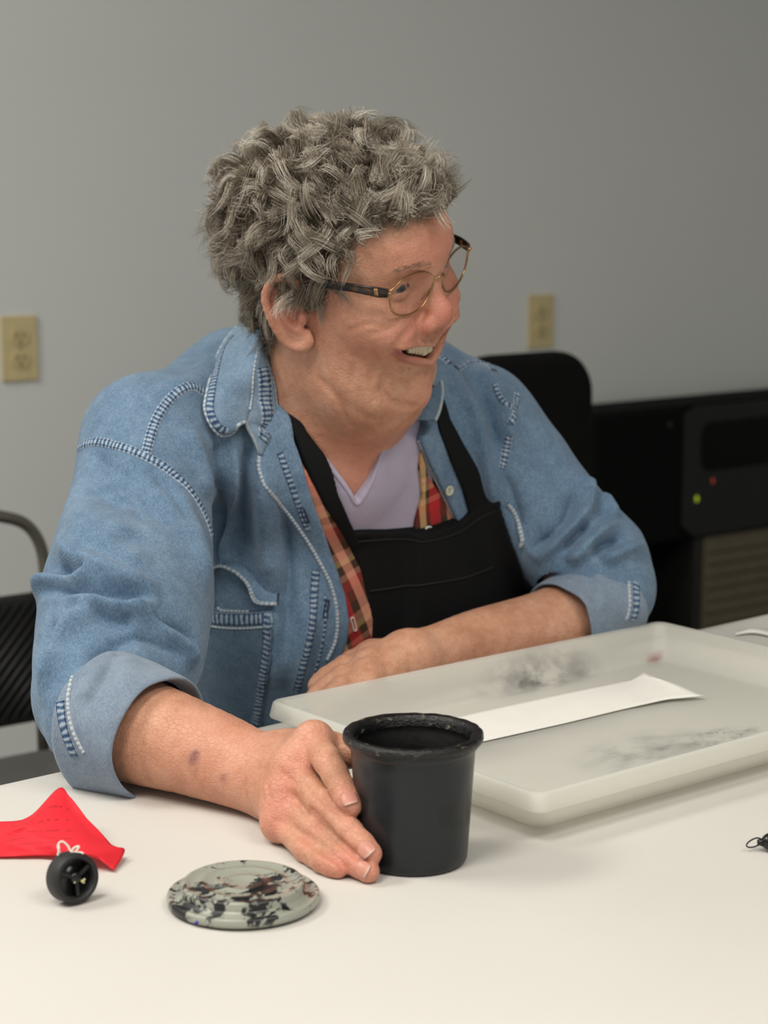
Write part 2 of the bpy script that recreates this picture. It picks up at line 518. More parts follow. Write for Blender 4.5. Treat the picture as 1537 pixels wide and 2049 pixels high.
loops = [[(120, 1708, -.002), (116, 1692, 0), (124, 1684, .001), (135, 1692, .001), (142, 1704, 0), (150, 1709, 0)],
         [(142, 1708, 0), (148, 1697, .001), (158, 1694, .001), (152, 1704, 0), (144, 1709, 0)],
         [(116, 1712, -.002), (118, 1700, -.002), (117, 1690, -.001)], [(146, 1709, 0), (160, 1706, -.001), (167, 1708, -.002)]]
for lp in loops:
    pts = catmull([wl(P(x, y, dW + dd)) for x, y, dd in lp], 24)
    V, Fq = tube(pts, 0.00075, 7)
    new_obj('string', mesh_np('string', V, Fq), MAT['string'], wheel)

# ------------------------------------------------------------------ red note, creased
t = NT('red_note_paper'); c = t.n('ShaderNodeAttribute', attribute_name='uvw').outputs['Vector']
g = t.sep(c)
rows = t.math('FRACT', t.math('MULTIPLY', g[1], 9.0))
inrow = t.math('MULTIPLY', t.math('GREATER_THAN', rows, 0.52), t.math('LESS_THAN', rows, 0.68))
wd = t.noise(t.mapping(c, (42, 9, 1)), 1.0, 1, 0.5)
xb = t.math('MULTIPLY', t.math('GREATER_THAN', g[0], 0.30), t.math('LESS_THAN', g[0], 0.78))
txt = t.math('MULTIPLY', t.math('MULTIPLY', inrow, t.math('GREATER_THAN', wd, 0.50)), xb)
yb = t.math('MULTIPLY', t.math('GREATER_THAN', g[1], 0.25), t.math('LESS_THAN', g[1], 0.93))
txt = t.math('MULTIPLY', txt, yb)
t.set(Base_Color=t.mix(t.math('MULTIPLY', txt, 0.55), (0.86, 0.035, 0.055), (0.30, 0.02, 0.03)), Roughness=0.6, Specular_IOR_Level=0.25,
      Subsurface_Weight=0.0)
tl = t.n('ShaderNodeBsdfTranslucent'); tl.inputs[0].default_value = (0.95, 0.08, 0.09, 1)
ms = t.n('ShaderNodeMixShader'); ms.inputs[0].default_value = 0.3
t.t.links.new(t.b.outputs[0], ms.inputs[1]); t.t.links.new(tl.outputs[0], ms.inputs[2]); t.t.links.new(ms.outputs[0], t.out.inputs[0])
MAT['note'] = t.m
# control rows back to front: (px, py, height over the table)
rows_ = [
    [(-40, 1640, .000), (0, 1648, .005), (60, 1634, .012), (118, 1580, .027), (140, 1598, .024), (172, 1637, .016)],
    [(-42, 1660, .000), (-2, 1664, .004), (44, 1656, .013), (98, 1630, .019), (150, 1634, .017), (194, 1662, .011)],
    [(-44, 1680, .000), (-4, 1682, .002), (30, 1672, .008), (82, 1668, .012), (150, 1672, .012), (216, 1684, .007)],
    [(-46, 1698, .000), (-4, 1698, .001), (30, 1694, .003), (92, 1690, .008), (160, 1694, .010), (234, 1698, .006)],
    [(-48, 1712, .000), (-4, 1710, .0006), (40, 1708, .002), (100, 1706, .004), (172, 1710, .010), (250, 1706, .0035)],
    [(-48, 1716, .000), (-4, 1714, .0006), (40, 1713, .001), (100, 1712, .002), (186, 1716, .007), (228, 1741, .0006)],
]
G = np.array([[onz(x, y, TABLE + 0.0014 + h) for x, y, h in r] for r in rows_])
nu, nv = 34, 44
G1 = np.array([catmull(r, nv) for r in G])
G2 = np.array([catmull(G1[:, k], nu) for k in range(nv)]).transpose(1, 0, 2).reshape(-1, 3)
rr_ = np.random.default_rng(5)
uu, vv = np.meshgrid(np.linspace(0, 1, nu), np.linspace(0, 1, nv), indexing='ij')
crk = 0.0008 * np.abs(np.sin(uu * 7 + vv * 5 + 1)) + 0.0009 * np.abs(np.sin(vv * 9 - uu * 6))
G2[:, 2] += (crk * np.minimum(1, 4 * (1 - uu))).ravel()
note_o = G2.mean(0); note_o[2] = TABLE
me = mesh_np('note', G2 - note_o, grid_faces(nu, nv))
set_attr(me, 'uvw', np.stack([vv.ravel(), 1 - uu.ravel(), 0 * uu.ravel()], 1))
note = new_obj('red_note', me, MAT['note']); note.location = note_o
tag(note, 'creased bright red paper note with faint dark print', 'note')
m_ = note.modifiers.new('thick', 'SOLIDIFY'); m_.thickness = 0.0002

# ------------------------------------------------------------------ cord loop with black bead at the frame's edge
bc = onz(1546, 1703, TABLE) + [0, 0, 0.0066]
kt = thing('cord_pull', tuple(bc - [0, 0, 0.0066]))
tag(kt, 'black bead with a thin dark cord loop at the right edge', 'cord pull')
bm = bmesh.new(); bmesh.ops.create_uvsphere(bm, u_segments=28, v_segments=16, radius=0.0064)
for v in bm.verts:
    v.co = Vector(RT) * v.co.x * 1.25 + Vector(FH) * v.co.y + Vector((0, 0, v.co.z)) + Vector((0, 0, 0.0066))
new_obj('bead', bm_mesh('bead', bm, True), MAT['gloss_black'], kt)
bm = bmesh.new(); bmesh.ops.create_cone(bm, cap_ends=True, segments=20, radius1=0.003, radius2=0.0018, depth=0.004,
                                        matrix=Matrix.Rotation(math.pi / 2, 4, 'Y'))
for v in bm.verts: v.co = Vector(RT) * (-v.co.x - 0.0085) + Vector(FH) * v.co.y + Vector((0, 0, v.co.z + 0.0062))
new_obj('collar', bm_mesh('collar', bm, True), MAT['gloss_black'], kt)
dB = (bc - CAM) @ FW
MAT['cord'] = simple('dark_brown_cord', (0.02, 0.010, 0.012), 0.5)
lp = [(1530, 1684), (1524, 1679), (1514, 1677), (1502, 1682), (1494, 1690), (1497, 1695), (1507, 1695), (1518, 1691), (1527, 1686)]
pts = catmull([P(x, y, dB + 0.002 * math.sin(i)) - np.array(kt.location) for i, (x, y) in enumerate(lp)], 40)
V, Fq = tube(pts, 0.00055, 7)
new_obj('cord_loop', mesh_np('cord_loop', V, Fq), MAT['cord'], kt)

# ------------------------------------------------------------------ frosted tray
t = NT('frosted_polypropylene'); c = t.coord()
sm1 = t.noise(t.mapping(c, (1, 2.0, 1)), 26, 5, 0.65); sm2 = t.noise(t.mapping(c, (1, 1, 1), (3, 2, 1)), 6, 3, 0.5)
fine = t.noise(c, 260, 4, 0.7)
def blob(cx, cy, rx, ry, soft=0.5):
    m = t.n('ShaderNodeMapping'); t.put(m.inputs['Vector'], c)
    m.vector_type = 'POINT'; m.inputs['Location'].default_value = (-cx / rx, -cy / ry, 0); m.inputs['Scale'].default_value = (1 / rx, 1 / ry, 0)
    ln = t.n('ShaderNodeVectorMath'); ln.operation = 'LENGTH'; t.put(ln.inputs[0], m.outputs[0])
    return t.ramp(ln.outputs['Value'], [(soft, 1.0), (1.0, 0.0)])
t.set(Base_Color=(0.74, 0.73, 0.66, 1), Roughness=0.38, Specular_IOR_Level=0.4)
TRAYT = t; TRAYBLOB = blob; TR_N = (sm1, sm2, fine)
RZ = 0.036
A_, B_, C_ = (onz(x, y, TABLE + RZ) for x, y in ((533, 1402), (1318, 1242), (1080, 1592)))
tu = (B_ - A_); tL = np.linalg.norm(tu); tu /= tL
tv = (C_ - A_) - tu * ((C_ - A_) @ tu); tWd = np.linalg.norm(tv); tv /= tWd
skew = (C_ - A_) @ tu
D_ = B_ + C_ - A_
tray_o = (A_ + D_) / 2; tray_o[2] = TABLE + 0.0012
tang = math.atan2(tu[1], tu[0])
tray = thing('plastic_tray', tuple(tray_o), tang)
tag(tray, 'shallow frosted translucent plastic tray with smudges of black ink', 'tray')
hl, hwd = tL / 2, tWd / 2
# profile from the outer skirt over the lip, down the sloped wall, across the floor: (inset, z, corner radius)
tprof = [(-0.0015, 0.0215, .010), (-0.0020, 0.0230, .010), (0.0000, 0.0335, .010), (0.0012, 0.0348, .010), (0.0042, 0.0350, .010), (0.0056, 0.0338, .010),
         (0.0068, 0.0305, .011), (0.0200, 0.0075, .014), (0.0225, 0.0052, .015), (0.0270, 0.0045, .016)]
uprof = [(0.0290, 0.0018, .016), (0.0225, 0.0008, .015), (0.0185, 0.0060, .014), (0.0050, 0.0310, .011), (0.0038, 0.0328, .010), (0.0016, 0.0322, .010), (0.0002, 0.0215, .010)]
def rrect(inset, r, z, ns=7):
    a, b = hl - inset, hwd - inset; pts = []
    for cx, cy, a0 in ((a - r, b - r, 0), (-a + r, b - r, 90), (-a + r, -b + r, 180), (a - r, -b + r, 270)):
        for k in range(ns):
            an = math.radians(a0 + 90 * k / (ns - 1)); pts.append((cx + r * math.cos(an), cy + r * math.sin(an), z))
    return pts
loops_ = [rrect(i, r, z) for i, z, r in tprof + uprof]
nl = len(loops_[0]); V = [p for l in loops_ for p in l]; Fq = []
for j in range(len(loops_)):
    if j == len(tprof) - 1: continue
    j2 = (j + 1) % len(loops_)
    for k in range(nl):
        k2 = (k + 1) % nl
        Fq.append((j * nl + k, j * nl + k2, j2 * nl + k2, j2 * nl + k))
a0 = (len(tprof) - 1) * nl
Fq.append(tuple(a0 + k for k in range(nl)))
b0 = len(tprof) * nl
Fq.append(tuple(b0 + k for k in range(nl - 1, -1, -1)))
bm = bmesh.new()
bv = [bm.verts.new(p) for p in V]
for q in Fq: bm.faces.new([bv[i] for i in q])
me = bm_mesh('tray_body', bm)
me.polygons.foreach_set('use_smooth', np.array([len(p.vertices) == 4 for p in me.polygons]))
t = TRAYT
def tl_(px, py):            # pixel on the tray floor -> tray coordinates
    p = onz(px, py, TABLE + 0.0057) - tray_o
    return p @ tu, -(p @ tv)
sx, sy = tl_(1440, 1474); b1 = blob(sx, sy, 0.050, 0.022, 0.1)
sx, sy = tl_(1300, 1500); b2 = blob(sx, sy, 0.085, 0.05, 0.05)
sx, sy = tl_(1080, 1370); b3 = blob(sx, sy, 0.085, 0.018, 0.1)
sx, sy = tl_(1310, 1322); b4 = blob(sx, sy, 0.013, 0.006, 0.2)
sx, sy = tl_(1000, 1480); b5 = blob(sx, sy, 0.15, 0.05, 0.1)
ink = t.math('MULTIPLY', b1, t.ramp(t.math('ADD', t.math('MULTIPLY', TR_N[0], .6), t.math('MULTIPLY', TR_N[2], .4)), [(0.47, 0.0), (0.58, 0.85)]))
ink = t.math('MAXIMUM', ink, t.math('MULTIPLY', b2, t.ramp(TR_N[0], [(0.40, 0.0), (0.75, 0.62)])))
ink = t.math('MAXIMUM', ink, t.math('MULTIPLY', b3, t.ramp(TR_N[0], [(0.38, 0.0), (0.66, 0.8)])))
ink = t.math('MAXIMUM', ink, t.math('MULTIPLY', b5, t.ramp(TR_N[1], [(0.40, 0.0), (0.8, 0.35)])))
col = t.mix(ink, (0.95, 0.945, 0.90), (0.055, 0.050, 0.052))
col = t.mix(t.math('MULTIPLY', b4, 0.6), col, (0.55, 0.22, 0.20))
t.put(t.b.inputs['Base Color'], col)
trn = t.n('ShaderNodeBsdfTranslucent'); t.put(trn.inputs[0], col)
rfr = t.n('ShaderNodeBsdfRefraction'); t.put(rfr.inputs['Color'], col); rfr.inputs['Roughness'].default_value = 0.32; rfr.inputs['IOR'].default_value = 1.12
tsp = t.n('ShaderNodeBsdfTransparent'); t.put(tsp.inputs[0], col)
def mixs(f, a, b):
    m = t.n('ShaderNodeMixShader'); m.inputs[0].default_value = f
    t.t.links.new(a.outputs[0], m.inputs[1]); t.t.links.new(b.outputs[0], m.inputs[2]); return m
s_ = mixs(0.24, t.b, trn); s_ = mixs(0.14, s_, rfr); s_ = mixs(0.42, s_, tsp)
t.t.links.new(s_.outputs[0], t.out.inputs[0])
MAT['tray'] = t.m
new_obj('tray_body', me, MAT['tray'], tray)

# folded strip of paper lying in the tray
MAT['strip'] = simple('white_printing_paper', (0.84, 0.82, 0.77), 0.65, var=0.02)
zf = TABLE + 0.0012 + 0.0048
def SP(px, py, h): return onz(px, py, zf + h)
g = [[SP(800, 1464, .001), SP(945, 1427, .002), SP(1100, 1393, .002), SP(1262, 1360, .0028), SP(1285, 1345, .009), SP(1298, 1352, .010)],
     [SP(800, 1490, .001), SP(955, 1452, .003), SP(1110, 1420, .0032), SP(1268, 1378, .004), SP(1320, 1366, .008), SP(1350, 1368, .009)],
     [SP(810, 1522, .0005), SP(968, 1483, .001), SP(1130, 1447, .001), SP(1250, 1418, .0012), SP(1335, 1399, .003), SP(1411, 1392, .004)]]
G = np.array(g)
G1 = np.array([resample(r, 40) for r in G]); G2 = np.array([catmull(G1[:, k], 12) for k in range(40)]).transpose(1, 0, 2).reshape(-1, 3)
so = G2.mean(0); so[2] = zf
st = new_obj('paper_strip', mesh_np('paper_strip', G2 - so, grid_faces(12, 40)), MAT['strip']); st.location = so
tag(st, 'long white strip of paper lying inside the frosted tray', 'paper strip')
m_ = st.modifiers.new('thick', 'SOLIDIFY'); m_.thickness = 0.0003
# a folded scrap of white paper on the far right end of the table
g0 = [onz(1478, 1262, TABLE + .003), onz(1508, 1256, TABLE + .006), onz(1560, 1262, TABLE + .004)]
g1 = [onz(1470, 1270, TABLE + .002), onz(1512, 1266, TABLE + .003), onz(1570, 1280, TABLE + .002)]
G = np.array([catmull(g0, 16), catmull(g1, 16)]); so = G.reshape(-1, 3).mean(0); so[2] = TABLE + 0.001
pp = new_obj('paper_scrap', mesh_np('paper_scrap', G.reshape(-1, 3) - so, grid_faces(2, 16)), MAT['strip']); pp.location = so
tag(pp, 'curled white paper scrap on the table beyond the tray', 'paper scrap')
m_ = pp.modifiers.new('thick', 'SOLIDIFY'); m_.thickness = 0.0004

# ------------------------------------------------------------------ background: black padded chair
MAT['blackfab'] = simple('black_upholstery', (0.0045, 0.0045, 0.0045), 0.9, spec=0.15, scale=300, bump=0.1)
MAT['blackplastic'] = simple('black_plastic', (0.010, 0.010, 0.011), 0.45)
MAT['chairtube'] = simple('dull_bronze_tube', (0.16, 0.15, 0.12), 0.35, 0.6)

def rounded_panel(w, h, th, r, ns=8, crown=0.0, taper=0.0):
    """rounded rectangle slab in x-z, centred, thickness along y, softly bevelled"""
    bm = bmesh.new(); pts = []
    for cx, cz, a0 in ((w / 2 - r, h / 2 - r, 0), (-w / 2 + r, h / 2 - r, 90), (-w / 2 + r, -h / 2 + r, 180), (w / 2 - r, -h / 2 + r, 270)):
        for k in range(ns):
            an = math.radians(a0 + 90 * k / (ns - 1)); x, z = cx + r * math.cos(an), cz + r * math.sin(an)
            pts.append((x * (1 - taper * (0.5 - z / h)), -th / 2, z))
    vs = [bm.verts.new(p) for p in pts]; f = bm.faces.new(vs)
    ex = bmesh.ops.extrude_face_region(bm, geom=[f])
    for v in ex['geom']:
        if isinstance(v, bmesh.types.BMVert): v.co.y += th
    bmesh.ops.recalc_face_normals(bm, faces=bm.faces)
    ed = [e for e in bm.edges if abs(e.verts[0].co.y - e.verts[1].co.y) < 1e-6]
    bmesh.ops.bevel(bm, geom=ed, offset=min(th * 0.42, 0.02), segments=4, profile=0.5, affect='EDGES')
    return bm

# padded chair standing by the wall, seat towards the table
cp = ony(1045, 905, 2.28)
chair = thing('padded_chair', (cp[0], cp[1], 0), 0.0)
tag(chair, 'black padded armchair by the wall behind her shoulder', 'chair')
topz = ony(1045, 707, 2.28)[2]; rx = ony(1172, 800, 2.28)[0] - cp[0]
bw = 2 * rx; bh = 0.50
bm = rounded_panel(bw, bh, 0.055, 0.07, 10)
for v in bm.verts: v.co += Vector((0, 0, topz - bh / 2))
new_obj('backrest', bm_mesh('backrest', bm, True), MAT['blackfab'], chair)
bm = rounded_panel(2 * rx - .02, 0.44, 0.07, 0.06, 8)
bmesh.ops.rotate(bm, verts=bm.verts, cent=(0, 0, 0), matrix=Matrix.Rotation(math.pi / 2, 3, 'X'))
for v in bm.verts: v.co += Vector((0, 0.25, 0.46))
new_obj('seat', bm_mesh('seat', bm, True), MAT['blackfab'], chair)
az = ony(1150, 868, 2.30)[2]
for s in (-1, 1):
    path = catmull([(s * (rx + .005), 0.02, az - 0.16), (s * (rx + .012), 0.03, az - 0.03), (s * (rx + .02), 0.07, az), (s * (rx + .02), 0.20, az - 0.005), (s * (rx + .015), 0.27, az - 0.03), (s * (rx + .01), 0.28, az - 0.12), (s * rx, 0.27, 0.42)], 30)
    V, Fq = tube(path, 0.020, 10, flat=1.0)
    new_obj('armrest', mesh_np('armrest', V, Fq), MAT['blackplastic'], chair)
    for y in (0.05, 0.42):
        V, Fq = tube([(s * (rx - .04), y, 0.0), (s * (rx - .04), y * 0.97, 0.45)], 0.013, 10)
        new_obj('leg', mesh_np('leg', V, Fq), MAT['black_metal'], chair)
V, Fq = tube([(-0.12, 0.0, 0.44), (-0.12, 0.02, topz - 0.2)], 0.014, 8)
new_obj('back_post', mesh_np('back_post', V, Fq), MAT['black_metal'], chair)
V, Fq = tube([(0.12, 0.0, 0.44), (0.12, 0.02, topz - 0.2)], 0.014, 8)
new_obj('back_post', mesh_np('back_post', V, Fq), MAT['black_metal'], chair)

# ------------------------------------------------------------------ background: black equipment on a tan cabinet
EY = 2.84
tl0 = ony(1197, 812, EY); br = ony(1380, 1072, EY); sd = ony(1370, 800, EY)
x0, zt = tl0[0], ony(1197, 812, EY + .11)[2]; zb = br[2]; xs = sd[0]; wdt = 0.80
cab_x0 = ony(1392, 1150, EY + 0.03)[0]; cab_x1 = x0 + wdt + 0.04
cab = thing('tan_cabinet', ((cab_x0 + cab_x1) / 2, EY + 0.085, 0))
tag(cab, 'tan ribbed cabinet standing under the black equipment', 'cabinet')
MAT['tan'] = simple('tan_laminate', (0.115, 0.098, 0.062), 0.6, var=0.1)
MAT['darkgap'] = simple('black_painted_board', (0.008, 0.008, 0.008), 0.6)
cw = cab_x1 - cab_x0
new_obj('carcass', bm_mesh('carcass', box_bm((cw, 0.16, zb - 0.012), (0, 0, (zb - 0.012) / 2), 0.004)), MAT['tan'], cab)
nr = 15
for k in range(nr):
    hz = (zb - 0.03) / nr
    new_obj('rib', bm_mesh('rib', box_bm((cw - 0.01, 0.010, hz * 0.90), (0, -0.083, 0.01 + hz * (k + 0.5)), 0.003)), MAT['tan'], cab)
side = thing('black_side_stand', ((x0 + cab_x0) / 2 + 0.02, EY + 0.085, 0))
tag(side, 'black open stand beside the tan cabinet holding the equipment', 'stand')
sw = cab_x0 - x0 - 0.06
for s in (-1, 1):
    new_obj('side_panel', bm_mesh('side_panel', box_bm((0.02, 0.16, zb - 0.012), (s * (sw / 2 - 0.01), 0, (zb - 0.012) / 2), 0.002)), MAT['darkgap'], side)
new_obj('back_panel', bm_mesh('back_panel', box_bm((sw - 0.04, 0.015, zb - 0.03), (0, 0.07, (zb - 0.03) / 2))), MAT['darkgap'], side)
new_obj('shelf', bm_mesh('shelf', box_bm((sw - 0.042, 0.12, 0.02), (0, 0, zb * 0.5))), MAT['darkgap'], side)
eq = thing('audio_cabinet', (x0 + wdt / 2, EY + 0.075, zb - 0.010))
tag(eq, 'wide black electronic cabinet with small green and orange lights', 'electronic cabinet')
eh = zt - zb + 0.010
MAT['eqbody'] = simple('black_equipment_case', (0.0035, 0.0038, 0.004), 0.85, spec=.1)
MAT['eqpanel'] = simple('charcoal_front_panel', (0.012, 0.012, 0.0125), 0.5, spec=.3)
MAT['eqscreen'] = simple('dark_recess', (0.0008, 0.0008, 0.0009), 0.5, spec=.15)
new_obj('case', bm_mesh('case', box_bm((wdt, 0.14, eh), (0, 0.004, eh / 2), 0.006)), MAT['eqbody'], eq)
lw = xs - x0
new_obj('side_door', bm_mesh('side_door', box_bm((lw - 0.006, 0.012, eh - 0.012), (-wdt / 2 + lw / 2, -0.069, eh / 2), 0.003)), MAT['eqbody'], eq)
ex0 = -wdt / 2 + lw
fw_ = wdt - lw
# the front panel is a frame round a rounded recess
q0 = ony(1402, 846, EY); q1 = ony(1402, 945, EY)
rz1, rz0 = q0[2] - zb + 0.010, q1[2] - zb + 0.010; rx0 = q0[0] - (x0 + wdt / 2); rx1 = wdt / 2 - 0.03
def framed(x0_, x1_, z0_, z1_, hx0, hx1, hz0, hz1, r, y0, y1, n=8):
    inner, outer = [], []
    cx, cz = (hx0 + hx1) / 2, (hz0 + hz1) / 2
    for ax_, az_, a0 in ((hx1 - r, hz1 - r, 0), (hx0 + r, hz1 - r, 90), (hx0 + r, hz0 + r, 180), (hx1 - r, hz0 + r, 270)):
        for k in range(n):
            an = math.radians(a0 + 90 * k / (n - 1))
            inner.append((ax_ + r * math.cos(an), az_ + r * math.sin(an)))
            dx, dz = math.cos(an), math.sin(an)
            sx = x1_ if dx > 0 else x0_; sz = z1_ if dz > 0 else z0_
            f = k / (n - 1)
            if a0 in (0, 180): outer.append((sx, cz + (sz - cz) * min(1, 2 * f)) if f < 0.5 else (cx + (sx - cx) * min(1, 2 * (1 - f)), sz))
            else: outer.append((cx + (sx - cx) * min(1, 2 * f), sz) if f < 0.5 else (sx, cz + (sz - cz) * min(1, 2 * (1 - f))))
    m = len(inner); V = [(x, y, z) for y in (y0, y1) for x, z in inner] + [(x, y, z) for y in (y0, y1) for x, z in outer]
    Fq = []
    for k in range(m):
        l = (k + 1) % m
        Fq += [(k, l, 2 * m + l, 2 * m + k), (k, m + k, m + l, l), (2 * m + k, 2 * m + l, 3 * m + l, 3 * m + k)]
    bm = bmesh.new(); bv = [bm.verts.new(p) for p in V]
    for q in Fq:
        try: bm.faces.new([bv[i] for i in q])
        except ValueError: pass
    return bm
new_obj('front_panel', bm_mesh('front_panel', framed(ex0, wdt / 2, 0.006, eh - 0.006, rx0, rx1, rz0, rz1, 0.03, -0.077, -0.067)), MAT['eqpanel'], eq)
new_obj('recess', bm_mesh('recess', box_bm((rx1 - rx0 + 0.02, 0.003, rz1 - rz0 + 0.02), ((rx0 + rx1) / 2, -0.0685, (rz0 + rz1) / 2))), MAT['eqscreen'], eq)
def led(name, px, py, col, e, r):
    t = NT(name + '_light'); t.set(Base_Color=(*col, 1), Roughness=0.4, Emission_Color=(*col, 1), Emission_Strength=e)
    q = ony(px, py, EY) - np.array(eq.location)
    bm = bmesh.new(); bmesh.ops.create_uvsphere(bm, u_segments=14, v_segments=8, radius=r)
    for v in bm.verts: v.co = Vector((q[0] + v.co.x * 0.8, -0.0775 + v.co.y * 0.35, q[2] + v.co.z * 1.25))
    new_obj(name, bm_mesh(name, bm, True), t.m, eq)['label'] = name.replace('_', ' ')
led('green_indicator', 1393, 998, (0.35, 0.50, 0.02), 0.55, 0.0058)
led('orange_indicator', 1425, 962, (0.42, 0.06, 0.01), 0.35, 0.0045)
bm = bmesh.new(); bmesh.ops.create_uvsphere(bm, u_segments=12, v_segments=8, radius=0.008)
q = ony(1340, 850, EY) - np.array(eq.location)
for v in bm.verts: v.co = Vector((q[0] + v.co.x, -0.076 + v.co.y * 0.4, q[2] + v.co.z))
new_obj('latch', bm_mesh('latch', bm, True), MAT['eqpanel'], eq)

# ------------------------------------------------------------------ background: ribbed stacking chair on the left
LY = 2.35
def LP(px, py, y=LY): return ony(px, py, y)
lc0 = LP(-10, 1200); lch = thing('ribbed_chair', (lc0[0], lc0[1], 0))
tag(lch, 'ribbed black plastic chair with bent tube frame', 'chair')
lo = np.array([lc0[0], lc0[1], 0])
arc = [LP(88, 1240), LP(90, 1150), LP(80, 1090), LP(52, 1050), (LP(4, 1034)), LP(-60, 1030), LP(-120, 1036), LP(-165, 1070), LP(-180, 1150), LP(-182, 1240)]
path = catmull([p - lo for p in arc], 60)
V, Fq = tube(path, 0.0085, 12)
new_obj('frame_tube', mesh_np('frame_tube', V, Fq), MAT['chairtube'], lch)
# backrest shell with slanted ribs
b0, b1, b2, b3 = LP(-185, 1196) - lo, LP(104, 1186) - lo, LP(104, 1445) - lo, LP(-185, 1450) - lo
bcx, bw_, bz1, bz0 = (b0[0] + b1[0]) / 2, b1[0] - b0[0], b1[2], b2[2]
MAT['ribplastic'] = simple('black_ribbed_plastic', (0.012, 0.012, 0.012), 0.5)
MAT['seatgrey'] = simple('grey_seat_pad', (0.10, 0.10, 0.095), 0.7)
bm = rounded_panel(bw_, bz1 - bz0, 0.014, 0.02, 6)
for v in bm.verts: v.co += Vector((bcx, 0.02, (bz0 + bz1) / 2))
new_obj('backrest', bm_mesh('backrest', bm, True), MAT['ribplastic'], lch)
pitch_ = 0.0165; hh = bz1 - bz0 - 0.02
for k in range(-12, 22):
    xa = b0[0] + k * pitch_
    p0 = [xa, 0.010, bz0 + 0.01]; p1 = [xa + hh * 0.9, 0.010, bz1 - 0.01]
    sl = hh / (p1[0] - p0[0])
    if p0[0] < b0[0] + .006: p0 = [b0[0] + .006, .010, p0[2] + (b0[0] + .006 - p0[0]) * sl]
    if p1[0] > b1[0] - .006: p1 = [b1[0] - .006, .010, p1[2] - (p1[0] - b1[0] + .006) * sl]
    if p1[2] - p0[2] < 0.015 or p1[0] <= p0[0]: continue
    V, Fq = tube([p0, p1], 0.0042, 8)
    new_obj('rib', mesh_np('rib', V, Fq), MAT['ribplastic'], lch)
s0 = LP(100, 1440) - lo
bm = rounded_panel(bw_ + 0.02, 0.40, 0.035, 0.05, 6)
bmesh.ops.rotate(bm, verts=bm.verts, cent=(0, 0, 0), matrix=Matrix.Rotation(math.pi / 2, 3, 'X'))
for v in bm.verts: v.co += Vector((bcx, -0.20, s0[2] - 0.055))
new_obj('seat', bm_mesh('seat', bm, True), MAT['seatgrey'], lch)
for s in (b0[0] + 0.01, b1[0] - 0.01):
    for y0, y1 in ((0.03, 0.02), (-0.38, -0.36)):
        V, Fq = tube([(s, y0, 0), (s, y1, s0[2] - 0.05)], 0.009, 10)
        new_obj('leg', mesh_np('leg', V, Fq), MAT['chairtube'], lch)
    V, Fq = tube([(s, 0.02, s0[2] - 0.06), (s, 0.025, bz1)], 0.009, 10)
    new_obj('back_post', mesh_np('back_post', V, Fq), MAT['chairtube'], lch)
# ------------------------------------------------------------------ implicit-surface modeller
f32 = np.float32
def smin(a, b, k):
    if k <= 0: return np.minimum(a, b)
    h = np.maximum(k - np.abs(a - b), 0) / k
    return np.minimum(a, b) - h * h * (k * 0.25)
def smax(a, b, k): return -smin(-a, -b, k)

